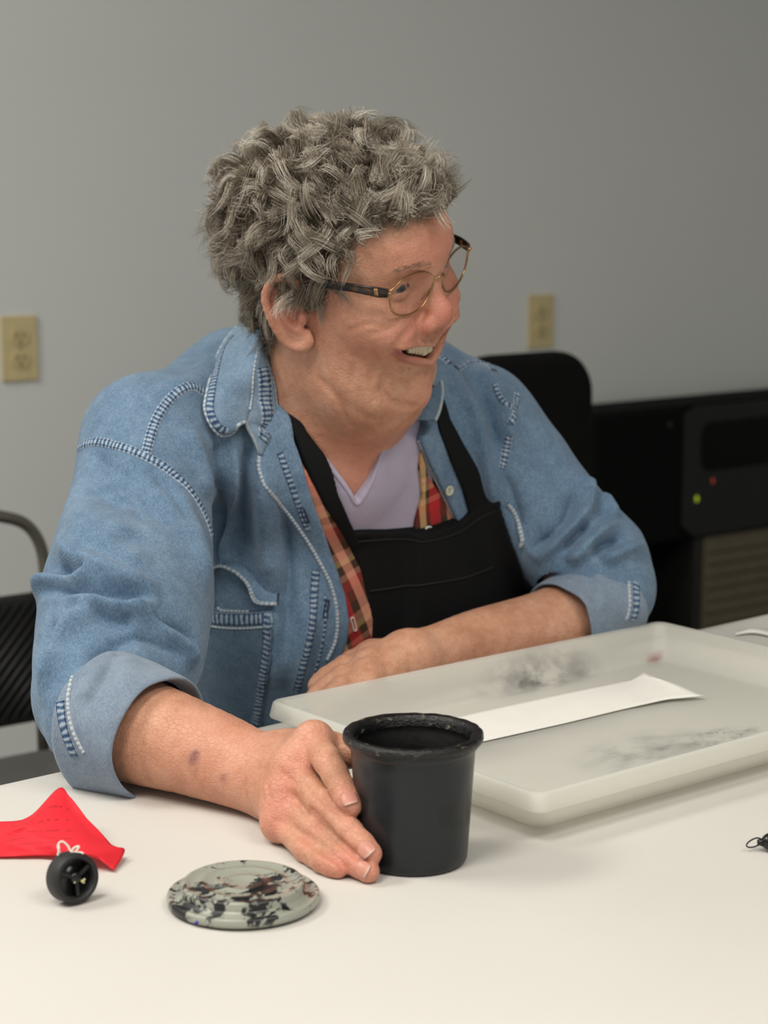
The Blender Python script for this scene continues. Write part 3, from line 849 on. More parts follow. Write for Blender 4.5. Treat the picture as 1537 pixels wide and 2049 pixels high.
class Field:
    """list of primitives blended in order; every primitive is only evaluated near itself"""
    def __init__(self): self.ops = []; self.base = []
    def copy(self):
        g = Field(); g.ops = list(self.ops); return g
    def _add(self, fn, c, rad, k, mode):
        self.ops.append((fn, np.asarray(c, f32), float(rad), float(k), mode)); return self
    # shapes (world coordinates; frame = (origin, 3x3 rows of axes))
    def ell(self, c, r, k=0.0, mode='u', fr=None, rot=None):
        r = np.asarray(r, f32)
        if fr is None: o = np.asarray(c, f32); M = np.eye(3, dtype=f32) if rot is None else np.asarray(rot, f32)
        else:
            o = (fr[0] + np.asarray(c) @ fr[1]).astype(f32); M = fr[1].astype(f32)
            if rot is not None: M = (np.asarray(rot) @ fr[1]).astype(f32)
        def fn(p):
            q = (p - o) @ M.T
            k0 = np.sqrt(((q / r) ** 2).sum(1)); k1 = np.sqrt(((q / (r * r)) ** 2).sum(1)) + 1e-9
            return k0 * (k0 - 1) / k1
        return self._add(fn, o, r.max(), k, mode)
    def chain(self, pts, rad, k=0.0, mode='u', fr=None, amp=0.0, kin=0.0, flat=None):
        pts = np.asarray(pts, float); rad = np.broadcast_to(np.asarray(rad, float), (len(pts),)).astype(f32)
        if fr is not None: pts = fr[0] + pts @ fr[1]
        pts = pts.astype(f32)
        c = (pts.min(0) + pts.max(0)) / 2; R = np.linalg.norm(pts - c, axis=1).max()
        def dist(p, off=True):
            d = None
            for i in range(len(pts) - 1):
                a, b = pts[i], pts[i + 1]; ab = b - a
                w = p - a
                if flat is not None:
                    ax, s = flat; ax = np.asarray(ax, f32)
                    w = w + np.outer(w @ ax, ax) * f32(s - 1); ab = ab + ax * (ab @ ax) * f32(s - 1)
                t = np.clip(w @ ab / (ab @ ab + 1e-12), 0, 1)
                e = np.sqrt(((w - t[:, None] * ab) ** 2).sum(1))
                if off: e = e - (rad[i] * (1 - t) + rad[i + 1] * t)
                d = e if d is None else (smin(d, e, kin) if kin > 0 else np.minimum(d, e))
            return d
        if mode == 'd':           # displacement: amp > 0 valley, amp < 0 ridge, gaussian of width rad
            def fn(p):
                d = None; 
                for i in range(len(pts) - 1):
                    a, b = pts[i], pts[i + 1]; ab = b - a; w = p - a
                    t = np.clip(w @ ab / (ab @ ab + 1e-12), 0, 1)
                    e = ((w - t[:, None] * ab) ** 2).sum(1) / (rad[i] * (1 - t) + rad[i + 1] * t) ** 2
                    d = e if d is None else np.minimum(d, e)
                return f32(amp) * np.exp(-d)
            return self._add(fn, c, R + 2.6 * rad.max(), 0, 'd')
        return self._add(dist, c, R + rad.max() * (1 if flat is None else max(1, 1 / flat[1])), k, mode)
    def custom(self, fn, mode='i', k=0.0): return self._add(fn, (0, 0, 0), 1e3, k, mode)
    def __call__(self, p, band=0.01):
        p = p.astype(f32); d = np.full(len(p), 1.0, f32)
        if getattr(self, '_n', -1) != len(self.ops):      # a primitive matters as far as any later blend it takes part in
            self._n = len(self.ops); self.pad = []
            for i, (fn, c, rad, k, mode) in enumerate(self.ops):
                kk = k
                if mode in 'us':
                    for fn2, c2, rad2, k2, mode2 in self.ops[i + 1:]:
                        if k2 > kk and (rad2 > 100 or ((c - c2) ** 2).sum() < (rad + rad2 + k2) ** 2): kk = k2
                self.pad.append(kk)
        for (fn, c, rad, k, mode), pad in zip(self.ops, self.pad):
            if rad > 100: idx = slice(None); q = p
            else:
                m = ((p - c) ** 2).sum(1) < (rad + pad + band) ** 2
                idx = np.nonzero(m)[0]
                if len(idx) == 0: continue
                q = p[idx]
            v = fn(q)
            if mode == 'u': d[idx] = smin(d[idx], v, k)
            elif mode == 's': d[idx] = smax(d[idx], -v, k)
            elif mode == 'i': d[idx] = smax(d[idx], v, k)
            elif mode == 'd': d[idx] = d[idx] + v
        return d

OFF8 = np.array([(i, j, k) for i in (0, 1) for j in (0, 1) for k in (0, 1)], np.int64)
def extract(field, lo, hi, h, levels=4, slack=0.003, g=1.0):
    """sparse surface nets -> verts, quads"""
    lo = np.asarray(lo, float); hi = np.asarray(hi, float)
    s = h * 2 ** levels
    n = np.ceil((hi - lo) / s).astype(int)
    cells = np.stack(np.meshgrid(*[np.arange(q) for q in n], indexing='ij'), -1).reshape(-1, 3).astype(np.int64)
    for L in range(levels, -1, -1):
        s = h * 2 ** L
        d = field(lo + (cells + 0.5) * s, band=s * 1.2)
        cells = cells[np.abs(d) < s * 0.95 * (g if L < 2 else 1) + (slack if L > 0 else slack * 0.3)]
        if L > 0: cells = (cells[:, None] * 2 + OFF8[None]).reshape(-1, 3)
    N = (n * 2 ** levels + 2).astype(np.int64)
    key = lambda c: (c[..., 0] * N[1] + c[..., 1]) * N[2] + c[..., 2]
    ck = key(cells[:, None] + OFF8[None])
    uk, inv = np.unique(ck, return_inverse=True); inv = inv.reshape(-1, 8)
    cz = uk % N[2]; cy = (uk // N[2]) % N[1]; cx = uk // (N[1] * N[2])
    cv = field(lo + np.stack([cx, cy, cz], 1) * h, band=h * 3)[inv]
    neg = cv < 0; mixed = neg.any(1) & ~neg.all(1)
    cells, cv, neg = cells[mixed], cv[mixed], neg[mixed]
    acc = np.zeros((len(cells), 3)); cnt = np.zeros(len(cells))
    for a in range(8):
        for ax in range(3):
            b = a | (4 >> ax)
            if b == a: continue
            m = neg[:, a] != neg[:, b]
            va, vb = cv[m, a], cv[m, b]; t = va / (va - vb)
            pt = OFF8[a][None].repeat(m.sum(), 0).astype(float); pt[:, ax] += t
            acc[m] += pt; cnt[m] += 1
    V = lo + (cells + acc / cnt[:, None]) * h
    k = key(cells); order = np.argsort(k); ks = k[order]
    def find(c):
        q = key(c); i = np.searchsorted(ks, q); i = np.minimum(i, len(ks) - 1)
        ok = ks[i] == q
        return order[i], ok
    quads = []
    for ax in range(3):
        b, c = (ax + 1) % 3, (ax + 2) % 3
        m = np.nonzero(neg[:, 0] != neg[:, 4 >> ax])[0]
        eb = np.zeros(3, np.int64); eb[b] = 1; ec = np.zeros(3, np.int64); ec[c] = 1
        i1, o1 = find(cells[m] - eb); i2, o2 = find(cells[m] - eb - ec); i3, o3 = find(cells[m] - ec)
        ok = o1 & o2 & o3
        q = np.stack([m, i1, i2, i3], 1)[ok]
        fl = neg[m, 0][ok]
        q[~fl] = q[~fl][:, ::-1]
        quads.append(q)
    return V, np.vstack(quads)

def grad(field, p, e=0.0008):
    g = np.stack([field(p + np.eye(3)[i] * e) - field(p - np.eye(3)[i] * e) for i in range(3)], 1)
    return g / (np.linalg.norm(g, axis=1)[:, None] + 1e-9)

def trace(field, pix, d0=1.0, d1=2.3, n=70):
    """first hit of the viewing rays through photograph pixels with a field -> points"""
    pix = np.asarray(pix, float)
    D = np.stack([ray(x, y) for x, y in pix]); D /= np.linalg.norm(D, axis=1)[:, None]
    t = np.full(len(pix), d0)
    for _ in range(n):
        v = field(CAM + D * t[:, None], band=0.25)
        t = np.minimum(t + np.where(np.abs(v) < 3e-4, 0, np.minimum(v, 0.2)) * 0.8, d1)
    return CAM + D * t[:, None]

def decimate_hidden(V, Q, hidden, cell):
    """cluster hidden vertices on a coarse lattice (keeps the mesh connected), returns V, list of faces"""
    idx = np.arange(len(V)); hk = np.floor(V / cell).astype(np.int64)
    kk = (hk[:, 0] * 100003 + hk[:, 1]) * 100003 + hk[:, 2]
    _, first, inv = np.unique(kk[hidden], return_index=True, return_inverse=True)
    hid = np.nonzero(hidden)[0]
    cent = np.zeros((len(first), 3)); np.add.at(cent, inv, V[hid]); cnt = np.bincount(inv)[:, None]
    V = V.copy(); V[hid[first]] = cent / cnt
    idx[hid] = hid[first][inv]
    Q = idx[Q]
    d = (Q == np.roll(Q, -1, 1)).sum(1)
    bad = (Q[:, 0] == Q[:, 2]) | (Q[:, 1] == Q[:, 3])
    quad = Q[(d == 0) & ~bad]
    tri_src = Q[(d == 1) & ~bad]
    tri = []
    if len(tri_src):
        eq = tri_src == np.roll(tri_src, -1, 1); j = eq.argmax(1)
        tri = np.stack([tri_src[np.arange(len(tri_src)), (j + s) % 4] for s in (1, 2, 3)], 1)
    used = np.unique(np.concatenate([quad.ravel(), np.asarray(tri, int).ravel()]))
    mp = np.full(len(V), -1); mp[used] = np.arange(len(used))
    return V[used], mp[quad], mp[np.asarray(tri, int)] if len(tri) else np.zeros((0, 3), int)

def mesh_mixed(name, V, quads, tris):
    me = bpy.data.meshes.new(name)
    nq, nt = len(quads), len(tris)
    me.vertices.add(len(V)); me.vertices.foreach_set('co', np.asarray(V, float).ravel())
    me.loops.add(nq * 4 + nt * 3)
    me.loops.foreach_set('vertex_index', np.concatenate([quads.ravel(), tris.ravel()]).astype(np.int32))
    me.polygons.add(nq + nt)
    me.polygons.foreach_set('loop_start', np.concatenate([np.arange(nq) * 4, nq * 4 + np.arange(nt) * 3]).astype(np.int32))
    me.polygons.foreach_set('loop_total', np.concatenate([np.full(nq, 4), np.full(nt, 3)]).astype(np.int32))
    me.polygons.foreach_set('use_smooth', np.ones(nq + nt, bool))
    me.update(calc_edges=True); me.validate()
    return me
# ------------------------------------------------------------------ the person: skeleton
def head_axes(phi, pitch, roll):
    phi, pitch, roll = map(math.radians, (phi, pitch, roll))
    fx = math.sin(phi) * RT - math.cos(phi) * FH; fy = math.cos(phi) * RT + math.sin(phi) * FH
    fx2 = math.cos(pitch) * fx - math.sin(pitch) * ZAX; fz = np.cross(fx2, fy)
    fy2 = math.cos(roll) * fy + math.sin(roll) * fz
    return np.array([fx2, fy2, np.cross(fx2, fy2)])
HA = head_axes(57, 4.5, 15.2)
HO = P(607, 632, 1.60) + 0.072 * HA[1]
HF = (HO, HA)
def hw(p): return HO + np.asarray(p, float) @ HA
def hl_at(px, py, y):                  # photograph pixel on the head's plane y = const -> head coordinates
    r = ray(px, py); d = ((HO - CAM) @ HA[1] + y) / (r @ HA[1])
    return HA @ (CAM + d * r - HO)

TH = math.radians(30)
TL = math.cos(TH) * RT + math.sin(TH) * FH              # to her left
TB = math.sin(TH) * RT - math.cos(TH) * FH              # to her front
LEAN = math.radians(24)
TF = math.cos(LEAN) * TB - math.sin(LEAN) * ZAX         # chest front axis
TUp = math.cos(LEAN) * ZAX + math.sin(LEAN) * TB
TAX = np.array([TL, TF, TUp])
NB = P(650, 850, 1.755)
RS, LS = P(300, 880, 1.675), P(955, 850, 1.845)
CC = P(655, 1120, 1.895); BC = P(700, 1380, 1.985); PV = P(720, 1720, 2.06)
R_ELB = onz(95, 1405, TABLE + 0.055); R_WR = P(552, 1548, 1.362)
# right elbow a little beyond the table edge
R_ELB = P(190, 1395, 1.475)
L_ELB = P(1195, 1200, 1.832); L_WR = P(828, 1322, 1.682)

# ------------------------------------------------------------------ skin field
def build_head(B):
    def bk(p):                       # the whole face front sits a few millimetres further back
        x = np.clip((p[0] - .035) / .05, 0, 1); return (p[0] - .0052 * x * x * (3 - 2 * x), p[1], p[2])
    e = lambda c, *a, **k: B.ell(bk(c), *a, **k)
    ch0 = B.chain
    ch = lambda pts, *a, **k: B.chain([bk(p) for p in pts], *a, **k)
    e((-.012, 0, .046), (.098, .074, .080), 0, fr=HF)
    e((.045, 0, .045), (.051, .062, .052), .02, fr=HF)
    e((.027, 0, -.020), (.055, .063, .066), .02, fr=HF)
    e((.007, 0, -.062), (.056, .060, .046), .025, fr=HF)
    ch([(-.02, 0, -.02), HA @ (NB - HO)], (.060, .066), .035, fr=HF)
    e((.013, 0, -.106), (.043, .045, .027), .03, fr=HF)
    e((.0440, 0, -.045), (.030, .027, .030), .016, fr=HF)
    e((.0590, 0, -.086), (.0160, .0165, .017), .014, fr=HF)
    for s in (-1, 1):
        e((.052, s * .046, -.004), (.028, .021, .020), .02, fr=HF)
        e((.064, s * .037, -.020), (.023, .022, .018), .014, fr=HF)
        e((.017, s * .043, -.072), (.032, .019, .029), .02, fr=HF)
        e((.033, s * .029, -.083), (.021, .018, .018), .016, fr=HF)
        ch([(.0830, s * .008, .032), (.0795, s * .026, .0365), (.064, s * .050, .031)], .0085, .012, fr=HF)
        e((.099, s * .0325, .019), (.021, .0185, .0125), .012, 's', fr=HF)
    # nose
    ch([(.0845, 0, .026), (.0905, 0, .008), (.0955, 0, -.006)], (.0060, .0066, .0098), .010, fr=HF)
    e((.0945, 0, -.0120), (.0110, .0125, .0120), .008, fr=HF)
    for s in (-1, 1):
        e((.0875, s * .0130, -.0170), (.0125, .0075, .0088), .005, fr=HF)
        ch([(.094, s * .0160, -.0065), (.0840, s * .0222, -.0125), (.0785, s * .0205, -.0240)], .0028, mode='d', amp=.0026, fr=HF)
        e((.0900, s * .0066, -.0268), (.0058, .0034, .0042), .0020, 's', fr=HF)
    # eyes: lids over the ball, narrow smiling slit
    for s in (-1, 1):
        c = np.array(EYE_C[s]); e = B.ell; ch = ch0
        e(c, (.0136, .0150, .0134), .006, fr=HF)
        ch([c + (.0065, -s * .0125, -.0012), c + (.0120, -s * .004, .0008), c + (.0120, s * .004, .0006), c + (.0085, s * .0122, -.0012)],
           (.0008, .0023, .0026, .0012), .0012, 's', fr=HF, kin=.002)
        ch([c + (.006, -s * .013, .0045), c + (.0125, 0, .0085), c + (.006, s * .013, .0040)], .0016, mode='d', amp=.0011, fr=HF)
        ch([c + (.005, -s * .015, -.0070), c + (.0115, -s * .002, -.0110), c + (.005, s * .014, -.0085)], .0020, mode='d', amp=.0013, fr=HF)
        ch([c + (.006, -s * .011, -.0050), c + (.0125, 0, -.0075), c + (.006, s * .010, -.0055)], .0022, mode='d', amp=-.0009, fr=HF)
        ch([c + (.003, -s * .016, -.0150), c + (.0115, -s * .0, -.0185), c + (.004, s * .018, -.0150)], .0026, mode='d', amp=.0009, fr=HF)
        for a, b in (((-.004, .020, .0050), (-.014, .028, .0085)), ((-.004, .020, -.0010), (-.016, .029, -.0010)), ((-.003, .020, -.0065), (-.015, .028, -.0105)), ((-.002, .019, -.011), (-.012, .026, -.018))):
            ch([c + (a[0], s * a[1], a[2]), c + (b[0], s * b[1], b[2])], .0014, mode='d', amp=.0009, fr=HF)
    e = B.ell
    def tr(pix, n=0):                     # photograph pixels -> head coordinates on the surface built so far
        p = (trace(B, pix) - HO) @ HA.T
        return catmull(p, n) if n else p
    ch = ch0
    def both(pts, w, amp, n=0):
        if n: pts = catmull(pts, n)
        for s in (-1, 1):
            q = [(p[0], p[1] * -s, p[2]) for p in pts]
            ch(q, w if np.isscalar(w) else catmull(np.array(w)[:, None], len(q))[:, 0], mode='d', amp=amp, fr=HF)
    # smile folds, traced on the near side and mirrored
    both(tr([(846, 628), (826, 652), (806, 676), (788, 698), (780, 716)]), .0036, .0028, 8)
    both(tr([(786, 712), (779, 740), (771, 764), (768, 784), (776, 798)]), .0028, .0024, 8)
    both(tr([(752, 716), (742, 744), (742, 772), (752, 800)]), .0028, .0016, 7)
    both(tr([(722, 700), (708, 736), (704, 768)]), .0028, .0013, 6)
    both(tr([(766, 655), (744, 648), (722, 652), (700, 662)]), .0024, .0014, 6)
    both(tr([(800, 646), (772, 662), (745, 668)]), .0024, .0013, 6)
    both(tr([(767, 756), (763, 776), (773, 797), (796, 811), (828, 815)]), .0034, .0024, 9)
    both(tr([(655, 768), (700, 815), (745, 838)]), .0055, .0009, 8)
    both(tr([(640, 760), (676, 800), (700, 850)]), .0036, .0016, 8)
    # forehead lines
    for z, a in ((.052, .0006), (.064, .0006)):
        ch([(.080, -.045, z - .004), (.092, -.02, z), (.094, 0, z - .001), (.092, .02, z), (.080, .045, z - .004)], .0018, mode='d', amp=a, fr=HF)
    # mouth: open smile; near half traced, far half mirrored
    def arc(pix, mid):
        p = list(tr(pix)); p.append(np.array([mid[0], 0, mid[2]]))
        p = catmull(p, 9)
        return np.vstack([p, (p * [1, -1, 1])[-2::-1]])
    def rad17(a, b, c): return np.concatenate([np.interp(np.linspace(0, 1, 9), [0, .5, 1], [a, b, c])] * 2)[:18][[0, 1, 2, 3, 4, 5, 6, 7, 8] + [16, 15, 14, 13, 12, 11, 10, 9]]
    def front(z):
        t = np.full(1, .14)
        for _ in range(40): t -= B(hw((t[0], 0, z))[None], band=.2) * .8
        return np.array([t[0], 0, z])
    mu, ml = front(-.0405), front(-.0568)
    global MOUTH_U, MOUTH_L
    UL = arc([(792, 703), (815, 695), (842, 690)], mu)
    LL = arc([(793, 708), (808, 716), (834, 723)], ml)
    MOUTH_U, MOUTH_L = UL, LL
    ch(UL, rad17(.0010, .0024, .0032), .004, fr=HF)
    ch(LL, rad17(.0010, .0028, .0038), .004, fr=HF)
    MC = UL * .55 + LL * .45
    ch(MC + [.0015, 0, 0], rad17(.0034, .0050, .0060), .0014, 's', fr=HF)
    ch(MC * [1, .86, 1] - [.005, 0, 0], rad17(.0010, .0046, .0060), .0020, 's', fr=HF)
    ch(MC * [1, .66, 1] - [.012, 0, 0], rad17(.0040, .0058, .0062), .0020, 's', fr=HF)
    ch([(ml[0] - .003, -.016, ml[2] - .0085), (ml[0] - .0005, 0, ml[2] - .0105), (ml[0] - .003, .016, ml[2] - .0085)], .0045, mode='d', amp=.0018, fr=HF)
    ch([(.0845, 0, -.029), (.0845, 0, -.037)], .0028, mode='d', amp=.0008, fr=HF)
    # ears: traced outline on the plane of the ear, mirrored for the far side
    def E(px, py, y): return hl_at(px, py, y)
    hel = [E(609, 606, -.073), E(602, 572, -.078), E(575, 555, -.083), E(546, 562, -.087), (E(531, 590, -.088)), E(538, 626, -.087), E(554, 660, -.083), E(578, 686, -.078), E(602, 694, -.075), E(617, 684, -.073), E(618, 664, -.071)]
    hr = [.0028, .0032, .0036, .0038, .0038, .0034, .0034, .0046, .0056, .0048, .0035]
    anti = [E(584, 580, -.079), E(568, 600, -.0835), E(567, 628, -.0835), E(580, 652, -.080), E(598, 660, -.077)]
    for s in (1, -1):
        m = lambda L: [(p[0], p[1] * s, p[2]) for p in L]
        cc = E(572, 618, -.0775); lo = E(598, 676, -.0745)
        base = Field()
        e((cc[0], cc[1] * s, cc[2]), (.0165, .0050, .0290), .004, fr=HF, rot=_rotz(s * .22))
        e((lo[0], lo[1] * s, lo[2]), (.0095, .0042, .0105), .004, fr=HF)
        co = E(588, 632, -.083)
        e((co[0], co[1] * s, co[2]), (.0095, .0075, .0130), .003, 's', fr=HF)
        sc = E(552, 600, -.0885)
        ch(m([E(590, 572, -.084), E(560, 572, -.0885), E(548, 595, -.0905), E(552, 625, -.0895)]), .0022, .002, 's', fr=HF)
        ch(catmull(m(hel), 24), np.interp(np.linspace(0, 10, 24), range(11), hr), .0025, fr=HF, kin=.001)
        ch(catmull(m(anti), 10), .0029, .003, fr=HF)
        tr = E(606, 636, -.0745)
        e((tr[0], tr[1] * s, tr[2]), (.0045, .0045, .0065), .003, fr=HF)
        ch(m([E(612, 700, -.068), E(625, 664, -.069), E(622, 640, -.071)]), .0030, mode='d', amp=.0016, fr=HF)

def _rotz(a): return np.array([[math.cos(a), math.sin(a), 0], [-math.sin(a), math.cos(a), 0], [0, 0, 1.0]])
EYE_C = {-1: (.0665, -.0325, .0205), 1: (.0665, .0325, .0205)}

def build_torso(B):
    tf = (CC, TAX)
    B.ell((0, 0, 0), (.150, .105, .185), .05, fr=tf)
    B.ell((-.072, .070, -.005), (.072, .066, .075), .05, fr=tf)
    B.ell((.072, .070, -.005), (.072, .066, .075), .05, fr=tf)
    B.ell(BC, (.165, .135, .16), .07, rot=np.array([TL, TB, ZAX]))
    B.chain([NB - TB * .015 - ZAX * .01, RS - ZAX * .01], (.050, .034), .04)
    B.chain([NB - TB * .015 - ZAX * .01, LS - ZAX * .01], (.050, .034), .04)
    B.chain([NB - ZAX * .02, CC + TUp * .10], (.066, .085), .06)

def taper(B, pts, rad, n=22):
    B.chain(catmull(pts, n), catmull(np.array(rad)[:, None], n)[:, 0], .02)

def build_right_arm(B):
    B.chain([RS, P(266, 1130, 1.60), R_ELB], (.036, .042, .038), .03)
    taper(B, [R_ELB, P(240, 1446, 1.437), P(340, 1482, 1.408), P(440, 1514, 1.385), P(500, 1537, 1.372), R_WR], (.038, .0410, .0370, .0312, .0275, .0258))
    B.chain([P(420, 1520, 1.385), P(545, 1570, 1.352)], (.020, .020), .02)

def hand(B, wr, mcps, pips, dips, tips, rads, thumb, thr, palm_r=.0125, pk=.016, nails=()):
    for m, r in zip(mcps, palm_r if hasattr(palm_r, '__len__') else [palm_r] * 4):
        B.chain([wr, wr * .45 + m * .55, m], (.0200, .0150, r), pk)
    for i in range(3): B.chain([mcps[i], mcps[i + 1]], .0100, .012)
    for i in range(3): B.chain([wr * .45 + mcps[i] * .55, wr * .45 + mcps[i + 1] * .55], .0125, .012)
    F = Field()
    for m, p, d, t, r in zip(mcps, pips, dips, tips, rads):
        b = m * .92 + wr * .08
        B.chain([b, m, p], (r[0] * .92, r[0] * .96, r[1] * 1.02), .0034, kin=.004)
        B.chain([p, (p + d) / 2, d], (r[1] * 1.03, r[1] * .90, r[2] * .99), .0022, kin=.003)
        B.chain([d, d * .4 + t * .6, t], (r[2] * .99, r[2] * .94, r[3]), .0022, kin=.003)
    B.chain(thumb[:2], thr[:2], .018)
    B.chain(thumb[1:], thr[1:], .010, kin=.004)

def build_right_hand(B):
    wr = P(565, 1556, 1.356)
    mc = [P(628, 1486, 1.322), P(588, 1540, 1.314), P(568, 1596, 1.309), P(562, 1648, 1.303)]
    pi = [P(657, 1524, 1.286), P(645, 1608, 1.276), P(630, 1663, 1.274), P(612, 1700, 1.266)]
    di = [P(686, 1578, 1.260), P(700, 1664, 1.246), P(688, 1711, 1.245), P(645, 1724, 1.246)]
    ti = [P(701, 1612, 1.248), P(740, 1708, 1.232), P(737, 1744, 1.2285), P(676, 1738, 1.236)]
    rd = [(.0105, .0100, .0090, .0080), (.0105, .0098, .0090, .0082), (.0098, .0092, .0084, .0076), (.0092, .0082, .0076, .0066)]
    th = [P(600, 1520, 1.366), P(655, 1508, 1.345), P(705, 1505, 1.329), P(742, 1512, 1.318)]
    hand(B, wr, mc, pi, di, ti, rd, th, (.018, .0135, .0105, .0085), palm_r=(.0128, .0122, .0115, .0110))
    B.chain([wr, P(600, 1560, 1.335)], (.024, .020), .02)
    # knuckle folds, tendons and web creases
    for a, b in zip(mc, pi):
        dr = b - a; dr /= np.linalg.norm(dr); side = np.cross(dr, FW); side /= np.linalg.norm(side)
        out = -FW
        for s in (-.0035, 0, .0035):
            c = b + dr * s + out * .0095
            B.chain([c - side * .007, c + side * .007], .0012, mode='d', amp=.0006)
    for i, (a, b) in enumerate(zip(mc, pi)):
        out = -FW * .6 + UP * .5
        B.ell(a + out * .006, (.0105, .0105, .0105), .010)
    for i in range(3):
        a, b = mc[i], mc[i + 1]; m = (a + b) / 2 - FW * .010
        B.chain([m, (m * .55 + wr * .45) - FW * .006], .0040, mode='d', amp=.0022)
    # creases and the gaps between the fingers, traced
    def cre(pix, w, amp, n=8):
        B.chain(catmull(trace(B, pix), n), w, mode='d', amp=amp)
    cre([(612, 1562), (640, 1592), (664, 1614), (690, 1628)], .0026, .0026)
    cre([(622, 1622), (652, 1652), (690, 1692), (730, 1721)], .0026, .0028)
    cre([(592, 1660), (638, 1700), (690, 1738)], .0024, .0024)
    for pix, w, am in (([(616, 1512), (596, 1524), (574, 1518)], .0017, .0013), ([(605, 1556), (598, 1592), (570, 1602)], .0017, .0013), ([(562, 1586), (594, 1606), (614, 1632)], .0016, .0012),
                       ([(550, 1640), (574, 1652), (604, 1680)], .0016, .0012), ([(534, 1565), (540, 1595), (537, 1622)], .0016, .0012), ([(524, 1560), (528, 1600)], .0014, .0008),
                       ([(640, 1514), (655, 1520), (668, 1516)], .0012, .0007), ([(640, 1524), (656, 1530), (672, 1524)], .0012, .0008), ([(672, 1572), (686, 1576), (698, 1570)], .0010, .0006),
                       ([(630, 1606), (644, 1602), (656, 1594)], .0012, .0007), ([(636, 1614), (650, 1608), (660, 1600)], .0012, .0008), ([(688, 1666), (702, 1660), (712, 1650)], .0011, .0007),
                       ([(676, 1708), (690, 1702)], .0011, .0006), ([(560, 1540), (580, 1560), (600, 1572)], .0015, .0009), ([(565, 1548), (566, 1575), (580, 1590)], .0014, .0008)):
        cre(pix, w, am, 6)
    global R_HAND
    R_HAND = dict(mc=mc, pi=pi, di=di, ti=ti, rd=rd)

def build_left_arm(B):
    B.chain([LS, P(1100, 1050, 1.845), L_ELB], (.030, .034, .034), .03)
    taper(B, [L_ELB, P(1100, 1256, 1.795), P(960, 1290, 1.742), P(880, 1311, 1.705), L_WR], (.036, .0370, .0330, .0285, .0270))

def build_left_hand(B):
    wr = L_WR + (P(815, 1326, 1.675) - L_WR)
    mc = [P(742, 1322, 1.668), P(738, 1338, 1.645), P(733, 1358, 1.625), P(735, 1378, 1.612)]
    pi = [P(690, 1334, 1.650), P(684, 1353, 1.625), P(684, 1374, 1.606), P(690, 1394, 1.598)]
    di = [P(655, 1354, 1.640), P(650, 1376, 1.614), P(654, 1396, 1.597), P(662, 1410, 1.590)]
    ti = [P(634, 1372, 1.632), P(630, 1396, 1.606), P(636, 1412, 1.592), P(645, 1420, 1.585)]
    rd = [(.0105, .0100, .0090, .0080), (.0105, .0098, .0090, .0082), (.0098, .0092, .0084, .0076), (.0092, .0082, .0076, .0066)]
    th = [P(800, 1312, 1.70), P(745, 1312, 1.71), P(705, 1325, 1.70), P(680, 1338, 1.69)]
    hand(B, wr, mc, pi, di, ti, rd, th, (.017, .013, .0105, .0085))
    for a in mc: B.ell(a + ZAX * .005, (.0105, .0105, .0100), .010)
    for i in range(3):
        m = (mc[i] + mc[i + 1]) / 2 + ZAX * .010
        B.chain([m, m * .5 + (wr + ZAX * .02) * .5], .0040, mode='d', amp=.0020)

SKIN = Field()
build_torso(SKIN)
build_head(SKIN)
build_right_arm(SKIN); build_right_hand(SKIN)
build_left_arm(SKIN); build_left_hand(SKIN)
# ------------------------------------------------------------------ clothing fields
CL = Field()                                   # smooth cloth base over the torso
_tf = (CC, TAX)
CL.ell((0, 0, 0), (.158, .112, .190), .05, fr=_tf)
CL.ell((-.072, .072, -.010), (.078, .070, .082), .07, fr=_tf)
CL.ell((.072, .072, -.010), (.078, .070, .082), .07, fr=_tf)
CL.ell(BC, (.178, .145, .17), .09, rot=np.array([TL, TB, ZAX]))
CL.ell(PV, (.20, .16, .15), .08, rot=np.array([TL, TB, ZAX]))
CL.chain([NB - TB * .015 - ZAX * .012, RS - ZAX * .004], (.052, .036), .05)
CL.chain([NB - TB * .015 - ZAX * .012, LS - ZAX * .004], (.052, .036), .05)
CL.chain([NB - ZAX * .025, CC + TUp * .10], (.066, .090), .07)

def tplane(p):                                 # world -> chest-front plane coordinates
    q = np.asarray(p) - CC
    return np.stack([q @ TL, q @ TUp], -1)
def on_cloth(pix, off=0.0, field=None):        # photograph pixels -> points on the cloth base
    p = trace(field or CL, pix)
    if off: p = p + grad(field or CL, p) * off
    return p
def poly_sd(P2, poly):
    """signed distance (negative inside) of 2-D points to a polygon"""
    poly = np.asarray(poly, f32); P2 = np.asarray(P2, f32)
    d = np.full(len(P2), 1e9, f32); ins = np.zeros(len(P2), bool)
    for i in range(len(poly)):
        a, b = poly[i], poly[(i + 1) % len(poly)]
        ab = b - a; w = P2 - a
        t = np.clip(w @ ab / (ab @ ab + 1e-12), 0, 1)
        d = np.minimum(d, ((w - t[:, None] * ab) ** 2).sum(1))
        c = (a[1] <= P2[:, 1]) != (b[1] <= P2[:, 1])
        if abs(b[1] - a[1]) > 1e-12:
            xx = a[0] + (P2[:, 1] - a[1]) * (ab[0] / ab[1])
            ins ^= c & (P2[:, 0] < xx)
    return np.where(ins, -np.sqrt(d), np.sqrt(d))

def region(pix, closed_smooth=None):
    return tplane(on_cloth(pix))

